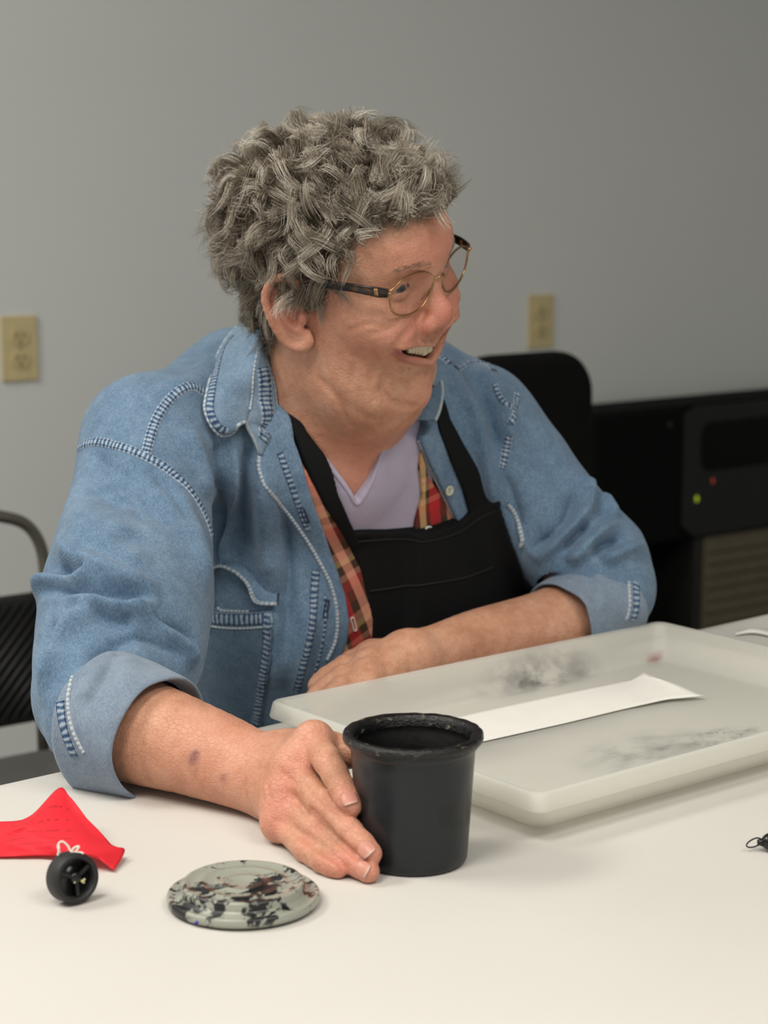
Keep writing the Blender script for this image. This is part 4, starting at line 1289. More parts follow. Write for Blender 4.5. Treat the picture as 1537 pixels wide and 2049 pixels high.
def layer(pix, off, field=None, ball=None, h=.002, grow=0.0, edge=.0012, extra=None, back=-.02):
    """cloth layer: the base pushed out by off, kept inside the outline traced at pix"""
    poly = tplane(on_cloth(pix, 0, field)) if not isinstance(pix, np.ndarray) else pix
    def ev(p, band=.01):
        d = (field or CL)(p, band) - (f32(off) if np.isscalar(off) else off(p))
        if extra is not None: d = d + extra(p, band)
        q = p - CC
        d = smax(d, poly_sd(tplane(p), poly) - f32(grow), edge)
        if ball is not None: d = np.maximum(d, np.linalg.norm(p - ball[0].astype(f32), axis=1) - f32(ball[1]))
        return np.maximum(d, -(q @ TF.astype(f32)) + f32(back)).astype(f32)
    c = on_cloth(pix, 0, field) if not isinstance(pix, np.ndarray) else None
    lo = c.min(0) - .05; hi = c.max(0) + .05
    return extract(ev, lo, hi, h, 4)

# ---- the denim shirt: torso, sleeves, folds
def fold_lines(target, lst):
    out = []
    for pix, w, amp in lst:
        p = trace(target, pix); n = max(6, 4 * len(pix))
        out.append((catmull(p, n), np.interp(np.linspace(0, 1, n), [0, .22, .78, 1], [.15, 1, 1, 0]), w * 1.12, amp))
    return out
def fold_height(V):
    """height of the cloth folds at points on the unfolded cloth (ridges rounded, valleys sharp)"""
    h = np.zeros(len(V))
    for pts, env, w, amp in FOLDL:
        c = pts.mean(0); R = np.linalg.norm(pts - c, axis=1).max() + 3.2 * w
        ix = np.nonzero(((V - c) ** 2).sum(1) < R * R)[0]
        if not len(ix): continue
        q = V[ix]; bd = np.full(len(ix), 9.0); be = np.zeros(len(ix))
        for i in range(len(pts) - 1):
            ab = pts[i + 1] - pts[i]; u = q - pts[i]; t = np.clip(u @ ab / (ab @ ab + 1e-12), 0, 1)
            d = np.linalg.norm(u - t[:, None] * ab, axis=1); m = d < bd
            bd[m] = d[m]; be[m] = (env[i] * (1 - t) + env[i + 1] * t)[m]
        A = abs(amp) * (2.5 if amp < 0 else 3.0)
        if amp < 0: h[ix] += A * be * np.exp(-(bd / w) ** 2)
        else: h[ix] -= A * be * np.exp(-1.25 * bd / w) * np.clip((3.2 * w - bd) / w, 0, 1)
    return np.clip(h, -.0098, .02)

DN = CL.copy()
# shoulder yoke and upper back, collar bed
DN.chain([P(480, 790, 1.80), P(385, 845, 1.745), RS + ZAX * .002], (.052, .042, .034), .04)
DN.chain([P(840, 790, 1.86), P(925, 830, 1.87), LS + ZAX * .006], (.044, .036, .031), .04)
# right sleeve, measured off the photograph's outline
DN.chain([P(296, 885, 1.665), P(285, 990, 1.64), P(268, 1100, 1.605), P(254, 1200, 1.565), P(240, 1300, 1.52)], (.035, .0420, .0480, .0530, .0480), .03, kin=.025)
DN.chain([P(240, 1300, 1.52), P(205, 1390, 1.475), P(215, 1425, 1.455)], (.048, .042, .038), .03)
# left sleeve
DN.chain([P(950, 845, 1.845), P(1035, 945, 1.850), P(1100, 1045, 1.845), P(1185, 1130, 1.84), P(1222, 1185, 1.83)], (.031, .0365, .0390, .0380, .0300), .03, kin=.025)
DBASE = DN.copy()
V_, R_ = .0, .0
FOLDS = [
    # right sleeve: elbow folds (ridges negative, valleys positive)
    ([(118, 1080), (150, 1118), (200, 1142), (262, 1166), (322, 1188)], .0085, -.0060),
    ([(120, 1138), (150, 1148), (182, 1140)], .0075, .0085),
    ([(78, 1190), (112, 1166), (156, 1160), (184, 1146)], .0070, -.0075),
    ([(96, 1184), (165, 1186), (225, 1184), (314, 1200)], .0060, .0075),
    ([(84, 1206), (165, 1197), (205, 1208), (258, 1218), (322, 1200)], .0065, -.0055),
    ([(176, 1212), (138, 1256), (116, 1292), (102, 1336), (86, 1420)], .0080, -.0055),
    ([(96, 1240), (98, 1290), (96, 1330)], .0090, .0055),
    ([(182, 1222), (228, 1236), (272, 1234)], .0075, .0060),
    ([(266, 1222), (305, 1230), (344, 1266), (375, 1302), (390, 1338)], .0070, -.0055),
    ([(276, 1206), (330, 1244), (372, 1268), (396, 1300)], .0060, .0065),
    ([(225, 1290), (270, 1270), (330, 1290), (370, 1320)], .0070, .0035),
    ([(250, 1285), (210, 1300), (170, 1340)], .0080, .0040),
    # right upper sleeve
    ([(178, 905), (215, 930), (262, 985), (300, 1050)], .0100, .0035),
    ([(300, 925), (352, 1000), (384, 1070)], .0085, .0030),
    ([(140, 1040), (190, 1085), (250, 1110), (310, 1125)], .0090, -.0032),
    ([(160, 950), (205, 985), (250, 1010)], .0110, .0030),
    ([(150, 1010), (200, 1050), (262, 1080)], .0120, -.0030),
    ([(225, 925), (290, 985), (340, 1060)], .0130, .0028),
    ([(330, 960), (372, 1030), (398, 1110), (404, 1180)], .0120, -.0040),
    # torso folds below the collar
    ([(436, 868), (446, 960), (446, 1060), (436, 1140)], .0055, .0065),
    ([(464, 872), (462, 980), (458, 1080), (454, 1150)], .0075, -.0065),
    ([(500, 868), (488, 950), (478, 1040), (470, 1120)], .0050, .0062),
    ([(520, 905), (534, 1000), (542, 1100), (550, 1190)], .0110, -.0065),
    ([(560, 1000), (574, 1100), (576, 1200), (568, 1320)], .0070, .0055),
    ([(536, 1200), (560, 1290), (556, 1380)], .0100, -.0035),
    ([(404, 900), (430, 1000), (428, 1090)], .0060, .0040),
    ([(370, 850), (402, 930), (416, 1000)], .0100, -.0035),
    ([(620, 1200), (610, 1300), (590, 1400)], .0080, -.0025),
    # yoke
    ([(330, 800), (400, 760), (440, 700)], .0140, -.0030),
    # left front panel
    ([(930, 745), (985, 830), (1000, 910)], .0080, .0045),
    ([(900, 730), (950, 840), (980, 960), (1000, 1020)], .0090, -.0045),
    ([(968, 742), (1010, 820), (1022, 900)], .0080, -.0040),
    ([(1012, 950), (1026, 1000), (1042, 1060)], .0065, .0032),
    # left sleeve
    ([(1150, 950), (1170, 972), (1172, 1008), (1155, 1040), (1110, 1085), (1066, 1122)], .0075, -.0060),
    ([(1148, 985), (1140, 1030), (1100, 1075), (1060, 1105)], .0060, .0055),
    ([(1120, 1105), (1150, 1075), (1180, 1046)], .0055, .0060),
    ([(1236, 1048), (1195, 1072), (1160, 1104), (1135, 1124)], .0065, -.0055),
    ([(1250, 1080), (1210, 1090), (1180, 1112)], .0055, .0055),
    ([(1292, 1092), (1250, 1100), (1222, 1112), (1200, 1120)], .0060, -.0045),
    ([(1050, 880), (1085, 930), (1120, 985)], .0120, .0025),
    ([(1200, 985), (1235, 1040)], .0080, -.0035),
]
DOFF = 0.013
DTR = lambda p, band=.01: DBASE(p, band) - f32(DOFF)
FOLDL = fold_lines(DTR, FOLDS)

# opening of the shirt (front edges traced in the photograph)
OPEN_R = [(556, 770), (556, 800), (572, 860), (588, 900), (602, 950), (618, 1000), (640, 1060), (664, 1130), (680, 1180), (688, 1230), (684, 1270), (668, 1310), (640, 1370), (600, 1450)]
OPEN_L = [(860, 1420), (880, 1300), (890, 1180), (905, 1090), (912, 1050), (880, 985), (850, 920), (828, 870), (836, 830)]
OPENP = region(OPEN_R + OPEN_L)
_up = [tplane(NB + TUp * .10 + TL * s) for s in (.045, -.05)]
OPENP = np.vstack([OPENP, _up])
NECKC = Field(); NECKC.chain([NB - TUp * .035 + TF * .012, hw((-.018, 0, -.02))], (.064, .060))
# cuffs: turned-back bands round the forearms; the sleeve stops inside them
RC_A = P(340, 1482, 1.408) - P(240, 1446, 1.437); RC_A /= np.linalg.norm(RC_A)
RC_C = P(318, 1480, 1.412)
LC_A = P(1122, 1246, 1.796) - P(1228, 1192, 1.838); LC_A /= np.linalg.norm(LC_A)
LC_C = P(1122, 1246, 1.796)
def denim(p, band=.01):
    d = DN(p, band) - f32(DOFF)
    q = (p - CC).astype(f32)
    fr = q @ TF.astype(f32)
    op = np.maximum(poly_sd(tplane(p), OPENP), -fr + f32(.0))
    d = smax(d, -op, f32(.003))
    d = smax(d, -(NECKC(p, band) ), f32(.006))
    for c, a, rr in ((RC_C, RC_A, .064), (LC_C, LC_A, .046)):
        w = p - c.astype(f32); t = w @ a.astype(f32)
        rad2 = (w * w).sum(1) - t * t
        m = (np.abs(t) < .07) & (rad2 < rr * rr)
        d = np.where(m, np.maximum(d, np.minimum(t + f32(.014), f32(.03))), d)
    return d.astype(f32)
# ------------------------------------------------------------------ skin colouring
t = NT('skin_aged'); c = t.coord()
n1 = t.noise(c, 26, 4, .6); n2 = t.noise(c, 110, 4, .65); n3 = t.noise(c, 420, 3, .6)
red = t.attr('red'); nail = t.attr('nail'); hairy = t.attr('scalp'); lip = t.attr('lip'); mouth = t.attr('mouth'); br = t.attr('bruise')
v = t.math('ADD', t.math('MULTIPLY', n1, .6), t.math('MULTIPLY', n2, .4))
base = t.ramp(v, [(.34, (.45, .215, .128)), (.50, (.56, .285, .180)), (.66, (.645, .365, .245))])
spots = t.ramp(t.noise(t.mapping(c, (1, 1, 1), (.3, .1, .7)), 75, 2, .5), [(.66, 0.0), (.72, 1.0)])
base = t.mix(t.math('MULTIPLY', spots, .28), base, (.34, .15, .075))
base = t.mix(t.math('MULTIPLY', red, t.math('ADD', t.math('MULTIPLY', n2, .8), .45), True), base, (.66, .215, .165))
base = t.mix(lip, base, (.36, .095, .085))
base = t.mix(nail, base, (.62, .30, .235))
base = t.mix(t.math('MULTIPLY', br, t.ramp(n2, [(.35, .35), (.6, 1.0)])), base, (.20, .075, .075))
base = t.mix(hairy, base, (.20, .16, .12))
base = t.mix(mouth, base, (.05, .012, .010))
crk = t.n('ShaderNodeTexVoronoi', i_Scale=230.0); crk.feature = 'DISTANCE_TO_EDGE'; t.put(crk.inputs['Vector'], t.mapping(c, (1, 1, 1.3)))
cr = t.ramp(crk.outputs['Distance'], [(.0, 0.0), (.10, 1.0)])
h = t.math('ADD', t.math('MULTIPLY', n3, .5), t.math('ADD', t.math('MULTIPLY', cr, .30), t.math('MULTIPLY', n2, .9)))
t.set(Base_Color=base, Roughness=t.ramp(n2, [(.3, .40), (.7, .52)]), Specular_IOR_Level=.42, Normal=t.bump(h, .6, .0012),
      Subsurface_Weight=.16, Subsurface_Radius=(.006, .0022, .0012), Subsurface_Scale=1.0)
MAT['skin'] = t.m
import time as _t
_t0 = _t.time()
allp = [HO, PV, R_ELB, L_ELB, R_WR, L_WR, NB, BC]
lo = np.min(allp, 0) - .2; hi = np.max(allp, 0) + .2
V, Q = extract(SKIN, lo, hi, 0.0015, 5)
print('skin', len(V), len(Q), _t.time() - _t0)
# thin out what the clothes cover
dh = denim(V, .05)
vis = (dh > -.006) | (NECKC(V, .05) < .03) | (tplane(V)[:, 1] > .06) & (poly_sd(tplane(V), OPENP) < .02)
V, Qd, Tr = decimate_hidden(V, Q, ~vis & (poly_sd(tplane(V), OPENP) > .01), .007)
print('thinned', len(V), len(Qd), len(Tr), _t.time() - _t0)
me = mesh_mixed('person', V, Qd, Tr)
L3 = (V - HO) @ HA.T
def gs(P_, c, r): return np.exp(-(((P_ - np.asarray(c)) / r) ** 2).sum(1))
inhead = (np.abs(L3[:, 1]) < .1) & (L3[:, 2] > -.13) & (L3[:, 0] > -.12)
red = np.zeros(len(V)); lip = np.zeros(len(V)); mouth = np.zeros(len(V))
for s in (-1, 1):
    red += .62 * gs(L3, (.080, s * .038, -.016), np.array([.024, .022, .017])) + .25 * gs(L3, (.05, s * .058, -.02), .022) + .75 * gs(L3, (.0, s * .078, .015), np.array([.03, .02, .035]))
    red += .5 * gs(L3, (.085, s * .012, -.02), .010)
red += .75 * gs(L3, (.100, 0, -.012), np.array([.016, .016, .018])) + .35 * gs(L3, (.095, 0, .008), .014) + .3 * gs(L3, (.07, 0, -.088), .02) + .60 * gs(L3, (.09, 0, .05), np.array([.03, .05, .02]))
red += .45 * gs(V, P(720, 940, 1.70), .06)
def near_poly(P_, pts):
    d = np.full(len(P_), 9.0)
    for a, b in zip(pts[:-1], pts[1:]):
        ab = b - a; w = P_ - a; tt = np.clip(w @ ab / (ab @ ab), 0, 1); d = np.minimum(d, np.linalg.norm(w - tt[:, None] * ab, axis=1))
    return d
ih = np.nonzero(inhead & (L3[:, 2] < -.02) & (L3[:, 2] > -.085) & (L3[:, 0] > .03))[0]
dU, dL = near_poly(L3[ih], MOUTH_U), near_poly(L3[ih], MOUTH_L)
lip[ih] = np.clip(1.5 - np.minimum(dU / .0024, dL / .0034), 0, 1) * np.where(dL < dU, .72, .45)
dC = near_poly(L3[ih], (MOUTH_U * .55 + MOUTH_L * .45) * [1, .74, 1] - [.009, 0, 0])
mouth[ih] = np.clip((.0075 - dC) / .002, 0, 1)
nail = np.zeros(len(V)); bru = np.zeros(len(V))
for a in R_HAND['mc']: red += .55 * gs(V, a - FW * .01, .014)
for a in R_HAND['di']: red += .25 * gs(V, a - FW * .007, .008)
for a in R_HAND['pi']: red += .35 * gs(V, a - FW * .008, .009)
for a in R_HAND['ti']: red += .55 * gs(V, a, .012)
red += .3 * gs(V, P(470, 1500, 1.36), .05)
for px_, d_, r_ in (((385, 1520), 1.37, .0050), ((392, 1508), 1.37, .0030), ((447, 1558), 1.36, .0034), ((820, 738), 1.59, .0014), ((560, 1450), 1.34, .0020)):
    p_ = trace(SKIN, [px_])[0]; bru += gs(V, p_, r_)
al = np.degrees(np.arctan2(np.abs(L3[:, 1]), L3[:, 0]))
hl_ = np.interp(al, [0, 25, 42, 55, 66, 78, 90, 100, 112, 125, 145, 180], [.076, .074, .068, .055, .030, .012, .018, .034, .012, -.026, -.050, -.054])
sc_ = np.where(inhead, np.clip((L3[:, 2] - hl_) / .010, 0, 1), 0) * (np.abs(L3[:, 1]) < .079)
for k, a in (('red', np.clip(red, 0, 1)), ('lip', lip), ('mouth', mouth), ('nail', np.clip(nail, 0, 1)), ('bruise', np.clip(bru, 0, 1) * .8), ('scalp', sc_)): set_attr(me, k, a)
exec_skin = True
person = new_obj('person', me, MAT['skin'])
tag(person, 'older person in a denim shirt and black apron smiling to the side', 'person')
_t0 = _t.time()
V, Q = extract(denim, lo, hi, 0.0022, 4)
V = V + grad(denim, V, .002) * fold_height(V)[:, None]
DEN_V, DEN_Q = V, Q
print('denim', len(V), len(Q), _t.time() - _t0)
MAT['denim'] = simple('denim', (.12, .22, .36), 0.8)
shirt = new_obj('denim_shirt', mesh_np('denim_shirt', V, Q), MAT['denim'], person)

# ---- lavender tee, plaid shirt, apron
MAT['tee'] = simple('lavender_jersey', (.42, .38, .50), 0.85)
MAT['plaid'] = simple('plaid_cotton', (.5, .1, .1), 0.8)
MAT['apron'] = simple('black_apron_twill', (.0042, .0046, .0052), 0.8, spec=.2)
def add_layer(name, pix, off, mat, parent, **kw):
    V, Q = layer(pix, off, **kw)
    print(name, len(V))
    return new_obj(name, mesh_np(name, V, Q), mat, parent)
TEE = [(640, 900), (662, 925), (690, 962), (713, 1000), (722, 985), (740, 955), (757, 905), (772, 862), (800, 830), (850, 800), (860, 900), (870, 1100), (690, 1110), (600, 1000)]
add_layer('tee_shirt', TEE, .0035, MAT['tee'], person)
PL_L = [(560, 870), (590, 905), (640, 1000), (690, 1072), (722, 1140), (746, 1240), (742, 1320), (690, 1400), (620, 1400), (620, 1250), (600, 1100), (540, 950)]
PL_R = [(834, 890), (852, 950), (890, 1000), (930, 1060), (900, 1110), (820, 1100), (824, 1040), (838, 985), (832, 930)]
Va, Qa = layer(PL_L, .0085); Vb, Qb = layer(PL_R, .0075); NPL = len(Va)
plaid = new_obj('plaid_shirt', mesh_np('plaid_shirt', np.vstack([Va, Vb]), np.vstack([Qa, Qb + NPL])), MAT['plaid'], person)
def bib_field(p, band=.01):
    l = (p - CC).astype(f32) @ TL.astype(f32)
    t = np.clip((l + .035) / .05, 0, 1); t = t * t * (3 - 2 * t)
    return smin(CL(p, band) - f32(.0095), DN(p, band) - f32(DOFF + .0040) + (1 - t) * f32(.06), f32(.006))
BIB = [(690, 1072), (724, 1068), (780, 1067), (850, 1072), (925, 1048), (1000, 1004), (1012, 1040), (1030, 1095), (1052, 1165), (1064, 1230), (1064, 1360), (950, 1420), (740, 1420), (742, 1320), (746, 1240), (722, 1140)]
apron = add_layer('apron', BIB, 0.0, MAT['apron'], person, field=bib_field)
ST_L = [(540, 770), (560, 782), (602, 850), (640, 898), (655, 930), (668, 980), (690, 1030), (712, 1080), (692, 1085), (668, 1045), (640, 1000), (615, 950), (594, 905), (572, 850), (548, 800)]
ST_R = [(845, 760), (875, 775), (898, 835), (925, 885), (955, 935), (1000, 1004), (996, 1030), (946, 1050), (925, 980), (900, 920), (878, 860), (862, 800)]
add_layer('neck_strap', ST_L, .0105, MAT['apron'], apron)
add_layer('neck_strap', ST_R, .0035, MAT['apron'], apron, field=DTR)

# plaid: crossing bands in the cloth's own plane
t = NT('plaid_cotton'); g = t.sep(t.attr('pl', 'Vector')); c = t.coord()
fu = t.math('FRACT', t.math('MULTIPLY', g[0], 1 / .052)); fv = t.math('FRACT', t.math('MULTIPLY', g[1], 1 / .058))
RED, BRN, SAL, TAN, DKR = (.50, .030, .035), (.060, .034, .022), (.62, .27, .185), (.62, .43, .20), (.26, .030, .026)
cu = t.ramp(fu, [(0, RED), (.17, BRN), (.33, SAL), (.50, BRN), (.70, TAN), (.84, BRN), (.93, RED)], 'CONSTANT')
cv = t.ramp(fv, [(0, RED), (.16, DKR), (.34, BRN), (.52, SAL), (.66, TAN), (.76, BRN), (.90, SAL)], 'CONSTANT')
wv = t.n('ShaderNodeTexWave', i_Scale=600.0, i_Distortion=.5); t.put(wv.inputs['Vector'], c)
col = t.mix(t.math('ADD', .24, t.math('MULTIPLY', wv.outputs['Fac'], .18)), cu, cv)
t.set(Base_Color=col, Roughness=.82, Specular_IOR_Level=.2, Normal=t.bump(wv.outputs['Fac'], .25, .0004))
MAT['plaid'] = t.m
pd = tplane(on_cloth([(604, 940), (742, 1250)])); dv = pd[1] - pd[0]; dv /= np.linalg.norm(dv); du = np.array([-dv[1], dv[0]])
if du[0] < 0: du = -du
q = tplane(np.vstack([Va, Vb])) - pd[0]
q[NPL:] = q[NPL:] @ np.array([[.93, .36], [-.36, .93]])
v_ = q @ dv; u_ = q @ du
set_attr(plaid.data, 'pl', np.stack([u_ + .022 + .002 * np.sin(v_ * 40), v_, 0 * u_], 1)); plaid.data.materials[0] = MAT['plaid']
# ------------------------------------------------------------------ garment details laid on the built surfaces
def bvh_of(V, Q): return BVHTree.FromPolygons(np.asarray(V).tolist(), np.asarray(Q).tolist())
def bvh_obj(o):
    me = o.data; n = len(me.vertices); co = np.empty(n * 3); me.vertices.foreach_get('co', co)
    return BVHTree.FromPolygons(co.reshape(-1, 3).tolist(), [list(p.vertices) for p in me.polygons])
def cast(bvh, pix):
    out = []
    for x, y in pix:
        r = Vector(ray(x, y)).normalized(); h = bvh.ray_cast(Vector(CAM), r)
        if h[0] is not None: out.append(np.array(h[0]))
    return np.array(out)

def ribbon(bvh, pts, width, height, step=.0012, prof=None, name='seam', mat=None, parent=None, lift=.0002, sheet=False):
    """raised band following a surface; pts world polyline near the surface"""
    L = np.linalg.norm(np.diff(pts, axis=0), axis=1).sum()
    n = max(6, int(L / step)); path = resample(catmull(pts, 6 * len(pts)), n)
    nrm, base = [], []
    for p in path:
        h = bvh.find_nearest(Vector(p)); base.append(np.array(h[0])); nrm.append(np.array(h[1]))
    base = np.array(base); nrm = np.array(nrm)
    if sheet: nrm = nrm * np.sign((nrm * (CAM - base)).sum(1))[:, None]
    for _ in range(3): nrm[1:-1] = (nrm[:-2] + nrm[1:-1] * 2 + nrm[2:]) / 4; base[1:-1] = (base[:-2] + base[1:-1] * 2 + base[2:]) / 4
    tan = np.gradient(base, axis=0); tan /= np.linalg.norm(tan, axis=1)[:, None] + 1e-9
    side = np.cross(nrm, tan); side /= np.linalg.norm(side, axis=1)[:, None] + 1e-9
    prof = prof or [(-1, -.6), (-.88, .55), (-.5, .9), (0, 1.0), (.5, .9), (.88, .55), (1, -.6)]
    V, A = [], []
    s = np.linspace(0, L, n)
    for i in range(n):
        for u, hgt in prof:
            q = base[i] + side[i] * u * width / 2
            h = bvh.find_nearest(Vector(q)); b = np.array(h[0]) if h[0] is not None else q; nn = nrm[i]
            V.append(b + nn * (hgt * height + lift)); A.append((s[i], u, 0))
    me = mesh_np(name, V, grid_faces(n, len(prof)))
    set_attr(me, 'suv', np.array(A))
    return new_obj(name, me, mat, parent)

def loft(c, a, prof, n=72, wob=(), up=None, squash=1.0):
    """band of revolution about axis a through c; prof = [(t, r)]; wob = [(k, amp, phase, t-weight)]"""
    u = np.cross(a, ZAX if up is None else up); u /= np.linalg.norm(u); w = np.cross(u, a)
    V, A = [], []
    for t, r in prof:
        for i in range(n):
            th = 2 * math.pi * i / n
            rr = r * (1 + sum(am * math.sin(k * th + ph + t * tw) for k, am, ph, tw in wob))
            V.append(c + a * t + u * math.cos(th) * rr + w * math.sin(th) * rr * squash); A.append((th, t, 0))
    m = len(prof)
    Q = [(j * n + i, j * n + (i + 1) % n, (j + 1) * n + (i + 1) % n, (j + 1) * n + i) for j in range(m - 1) for i in range(n)]
    return np.array(V), np.array(Q), np.array(A)

# ---- denim materials
def denim_mat(name, tone=1.0, faded=0.0, inside=False):
    t = NT(name); c = t.coord()
    big = t.noise(c, 14, 4, 0.6); mid = t.noise(c, 70, 4, 0.65)
    fine = t.noise(t.mapping(c, (1, 1, .6)), 640, 3, 0.75)
    fade = t.attr('fade')
    if inside: lo_, mi_, hi_ = (.14, .19, .26), (.205, .265, .345), (.29, .35, .43)
    else: lo_, mi_, hi_ = (.075, .132, .215), (.135, .218, .322), (.250, .350, .460)
    sc = lambda c_: tuple(x * tone for x in c_)
    v = t.math('ADD', t.math('MULTIPLY', big, .26), t.math('ADD', t.math('MULTIPLY', mid, .22), t.math('MULTIPLY', fine, .52)))
    v = t.math('ADD', v, t.math('MULTIPLY', fade, .22))
    if faded: v = t.math('ADD', v, faded)
    col = t.ramp(v, [(.36, sc(lo_)), (.50, sc(mi_)), (.68, sc(hi_))])
    wv = t.n('ShaderNodeTexWave', i_Scale=420.0, i_Distortion=1.5, i_Detail=2.0); t.put(wv.inputs['Vector'], t.mapping(c, (1, .6, .8)))
    bh = t.math('ADD', t.math('MULTIPLY', fine, .7), t.math('MULTIPLY', wv.outputs['Fac'], .3))
    n1 = t.bump(bh, .55, .0008)
    n2 = t.bump(t.noise(c, 45, 3, .5), .25, .003, n1)
    t.set(Base_Color=col, Roughness=.88, Specular_IOR_Level=.15, Normal=n2, Sheen_Weight=.15, Sheen_Roughness=.5)
    return t.m
MAT['denim'] = denim_mat('washed_denim')
MAT['denim_in'] = denim_mat('denim_reverse', inside=True)
MAT['denim_dark'] = denim_mat('denim_dark_unfaded', .72)
MAT['denim_pale'] = denim_mat('denim_pale_worn', 1.0, .08)
shirt.data.materials[0] = MAT['denim']

def seam_mat(name, base=(.155, .25, .38), pale=(.42, .49, .56), dark=(.035, .065, .13), lines=(-.55, .55), pucker=1500.0):
    t = NT(name); sv = t.sep(t.attr('suv', 'Vector')); c = t.coord()
    nz = t.noise(c, 260, 3, .6); nb = t.noise(c, 60, 3, .5)
    along = t.math('ADD', t.math('MULTIPLY', sv[0], pucker), t.math('MULTIPLY', nb, 9.0))
    pk = t.math('SINE', along); pk = t.math('ADD', t.math('MULTIPLY', pk, .28), t.math('MULTIPLY', nz, .9))
    col = t.ramp(pk, [(.15, dark), (.42, base), (.72, pale)])
    edge = t.ramp(t.math('ABSOLUTE', sv[1]), [(.80, 0.0), (.92, 1.0)])
    col = t.mix(t.math('MULTIPLY', edge, .55), col, pale)
    for l in lines:
        ln = t.ramp(t.math('ABSOLUTE', t.math('SUBTRACT', sv[1], l)), [(.07, 1.0), (.14, 0.0)])
        dash = t.ramp(t.math('FRACT', t.math('MULTIPLY', sv[0], 400.0)), [(.74, 1.0), (.80, .35)])
        col = t.mix(t.math('MULTIPLY', t.math('MULTIPLY', ln, dash), .85), col, (.02, .03, .07))
    t.set(Base_Color=col, Roughness=.88, Specular_IOR_Level=.15, Normal=t.bump(t.math('ADD', pk, t.math('MULTIPLY', nz, .5)), .5, .0010))
    return t.m
MAT['felled'] = seam_mat('felled_seam')
MAT['edge'] = seam_mat('worn_edge', base=(.36, .42, .48), pale=(.52, .55, .56), dark=(.22, .30, .39), lines=(), pucker=1700)
MAT['hem'] = seam_mat('stitched_hem', base=(.11, .19, .31), pale=(.36, .43, .50), lines=(-.8, .8), pucker=1250)
MAT['thread'] = simple('navy_thread', (.02, .03, .07), .8)

BV = bvh_of(DEN_V, DEN_Q)
def seam(pix, w=.0085, hgt=.0013, mat='felled', bvh=None, parent=None, name='seam', **kw):
    p = cast(bvh or BV, pix)
    if len(p) < 3: print('seam missed', pix[0]); return None
    return ribbon(bvh or BV, p, w, hgt, name=name, mat=MAT[mat], parent=shirt, **kw)
EDGEP = [(-1, -.8), (-.7, .6), (0, 1.0), (.7, .6), (1, -.8)]
seam([(416, 791), (398, 778), (379, 773), (352, 787), (324, 819), (306, 856), (292, 908)], .0095)
seam([(158, 896), (191, 884), (237, 893), (288, 912), (334, 938), (379, 979), (410, 1030), (424, 1075)], .0085)
seam([(913, 737), (944, 724), (976, 729), (988, 742)], .0080)
seam([(880, 712), (896, 724)][:1] + [(886, 716), (894, 722), (900, 728)], .0080)
seam([(990, 769), (998, 790), (1010, 806), (1026, 817)], .0055)
seam([(1036, 788), (1030, 821), (1022, 848)], .0080)
seam([(1019, 871), (1012, 903), (1004, 936)], .0085)
# front edges and placket lines
seam([(520, 902), (518, 936), (530, 972), (567, 1017), (604, 1066), (642, 1130), (664, 1176), (675, 1229), (672, 1280), (655, 1320)], .0040, .0016, 'edge', prof=EDGEP, name='placket_edge')
seam([(560, 905), (580, 960), (598, 1010), (616, 1060)], .0065, .0008, 'hem', name='placket_stitching')
seam([(632, 1140), (627, 1210), (620, 1277), (604, 1343), (592, 1385)], .0085, .0010, 'hem', name='placket_stitching')
seam([(650, 1190), (650, 1250), (640, 1310), (628, 1350)], .0030, .0006, 'hem', name='placket_stitching')
seam([(838, 880), (855, 925), (884, 985), (908, 1035)], .0036, .0014, 'edge', prof=EDGEP, name='placket_edge')

# ---- breast pocket (right) with hem, side seam and gaping flap
dfield = lambda p, band=.01: denim(p, band)
POCK = [(432, 1212), (442, 1219), (500, 1221), (546, 1217), (544, 1300), (532, 1380), (520, 1460), (395, 1460), (398, 1330), (408, 1255)]
pc = trace(dfield, [(475, 1320)])[0]
V, Q = layer(POCK, .0024, field=dfield, ball=(pc, .12), h=.0020)
V = V + grad(dfield, V, .002) * fold_height(V)[:, None]
pocket = new_obj('pocket', mesh_np('pocket', V, Q), MAT['denim_dark'], shirt)
BP = bvh_of(V, Q)
seam([(436, 1216), (446, 1222), (500, 1224), (545, 1220)], .0030, .0014, 'edge', BP, pocket, 'pocket_edge', prof=EDGEP)
seam([(416, 1236), (470, 1240), (544, 1237)], .0120, .0008, 'hem', BP, pocket, 'pocket_hem')
seam([(412, 1250), (440, 1256), (500, 1257), (544, 1253)], .0024, .0010, 'edge', BP, pocket, 'pocket_stitching', prof=EDGEP)
seam([(536, 1226), (534, 1290), (526, 1350), (516, 1420), (510, 1450)], .0088, .0010, 'hem', BP, pocket, 'pocket_seam')
tors = lambda p, band=.01: CL(p, band) - f32(DOFF)
FLE = [(424, 1196), (422, 1164), (431, 1144), (451, 1135), (473, 1142), (493, 1158), (504, 1175), (511, 1197), (522, 1206), (556, 1208)]
FLT = [(420, 1186), (424, 1150), (438, 1132), (456, 1122), (480, 1128), (504, 1146), (520, 1166), (534, 1180), (545, 1186), (558, 1187)]
fe = trace(tors, FLE); ft = trace(tors, FLT); ne = grad(tors, fe); nt = grad(tors, ft)
fl = [ft + nt * .0008, (ft + fe) / 2 + (nt + ne) / 2 * .0065, fe + ne * .0095]
fl = np.array([catmull(r, 48) for r in fl]); G = np.array([catmull(fl[:, k], 8) for k in range(48)]).transpose(1, 0, 2)
me = mesh_np('pocket_flap', G.reshape(-1, 3), grid_faces(8, 48)); flap = new_obj('pocket_flap', me, MAT['denim'], shirt)
m_ = flap.modifiers.new('thick', 'SOLIDIFY'); m_.thickness = .0016
BFl = bvh_of(G.reshape(-1, 3), grid_faces(8, 48))
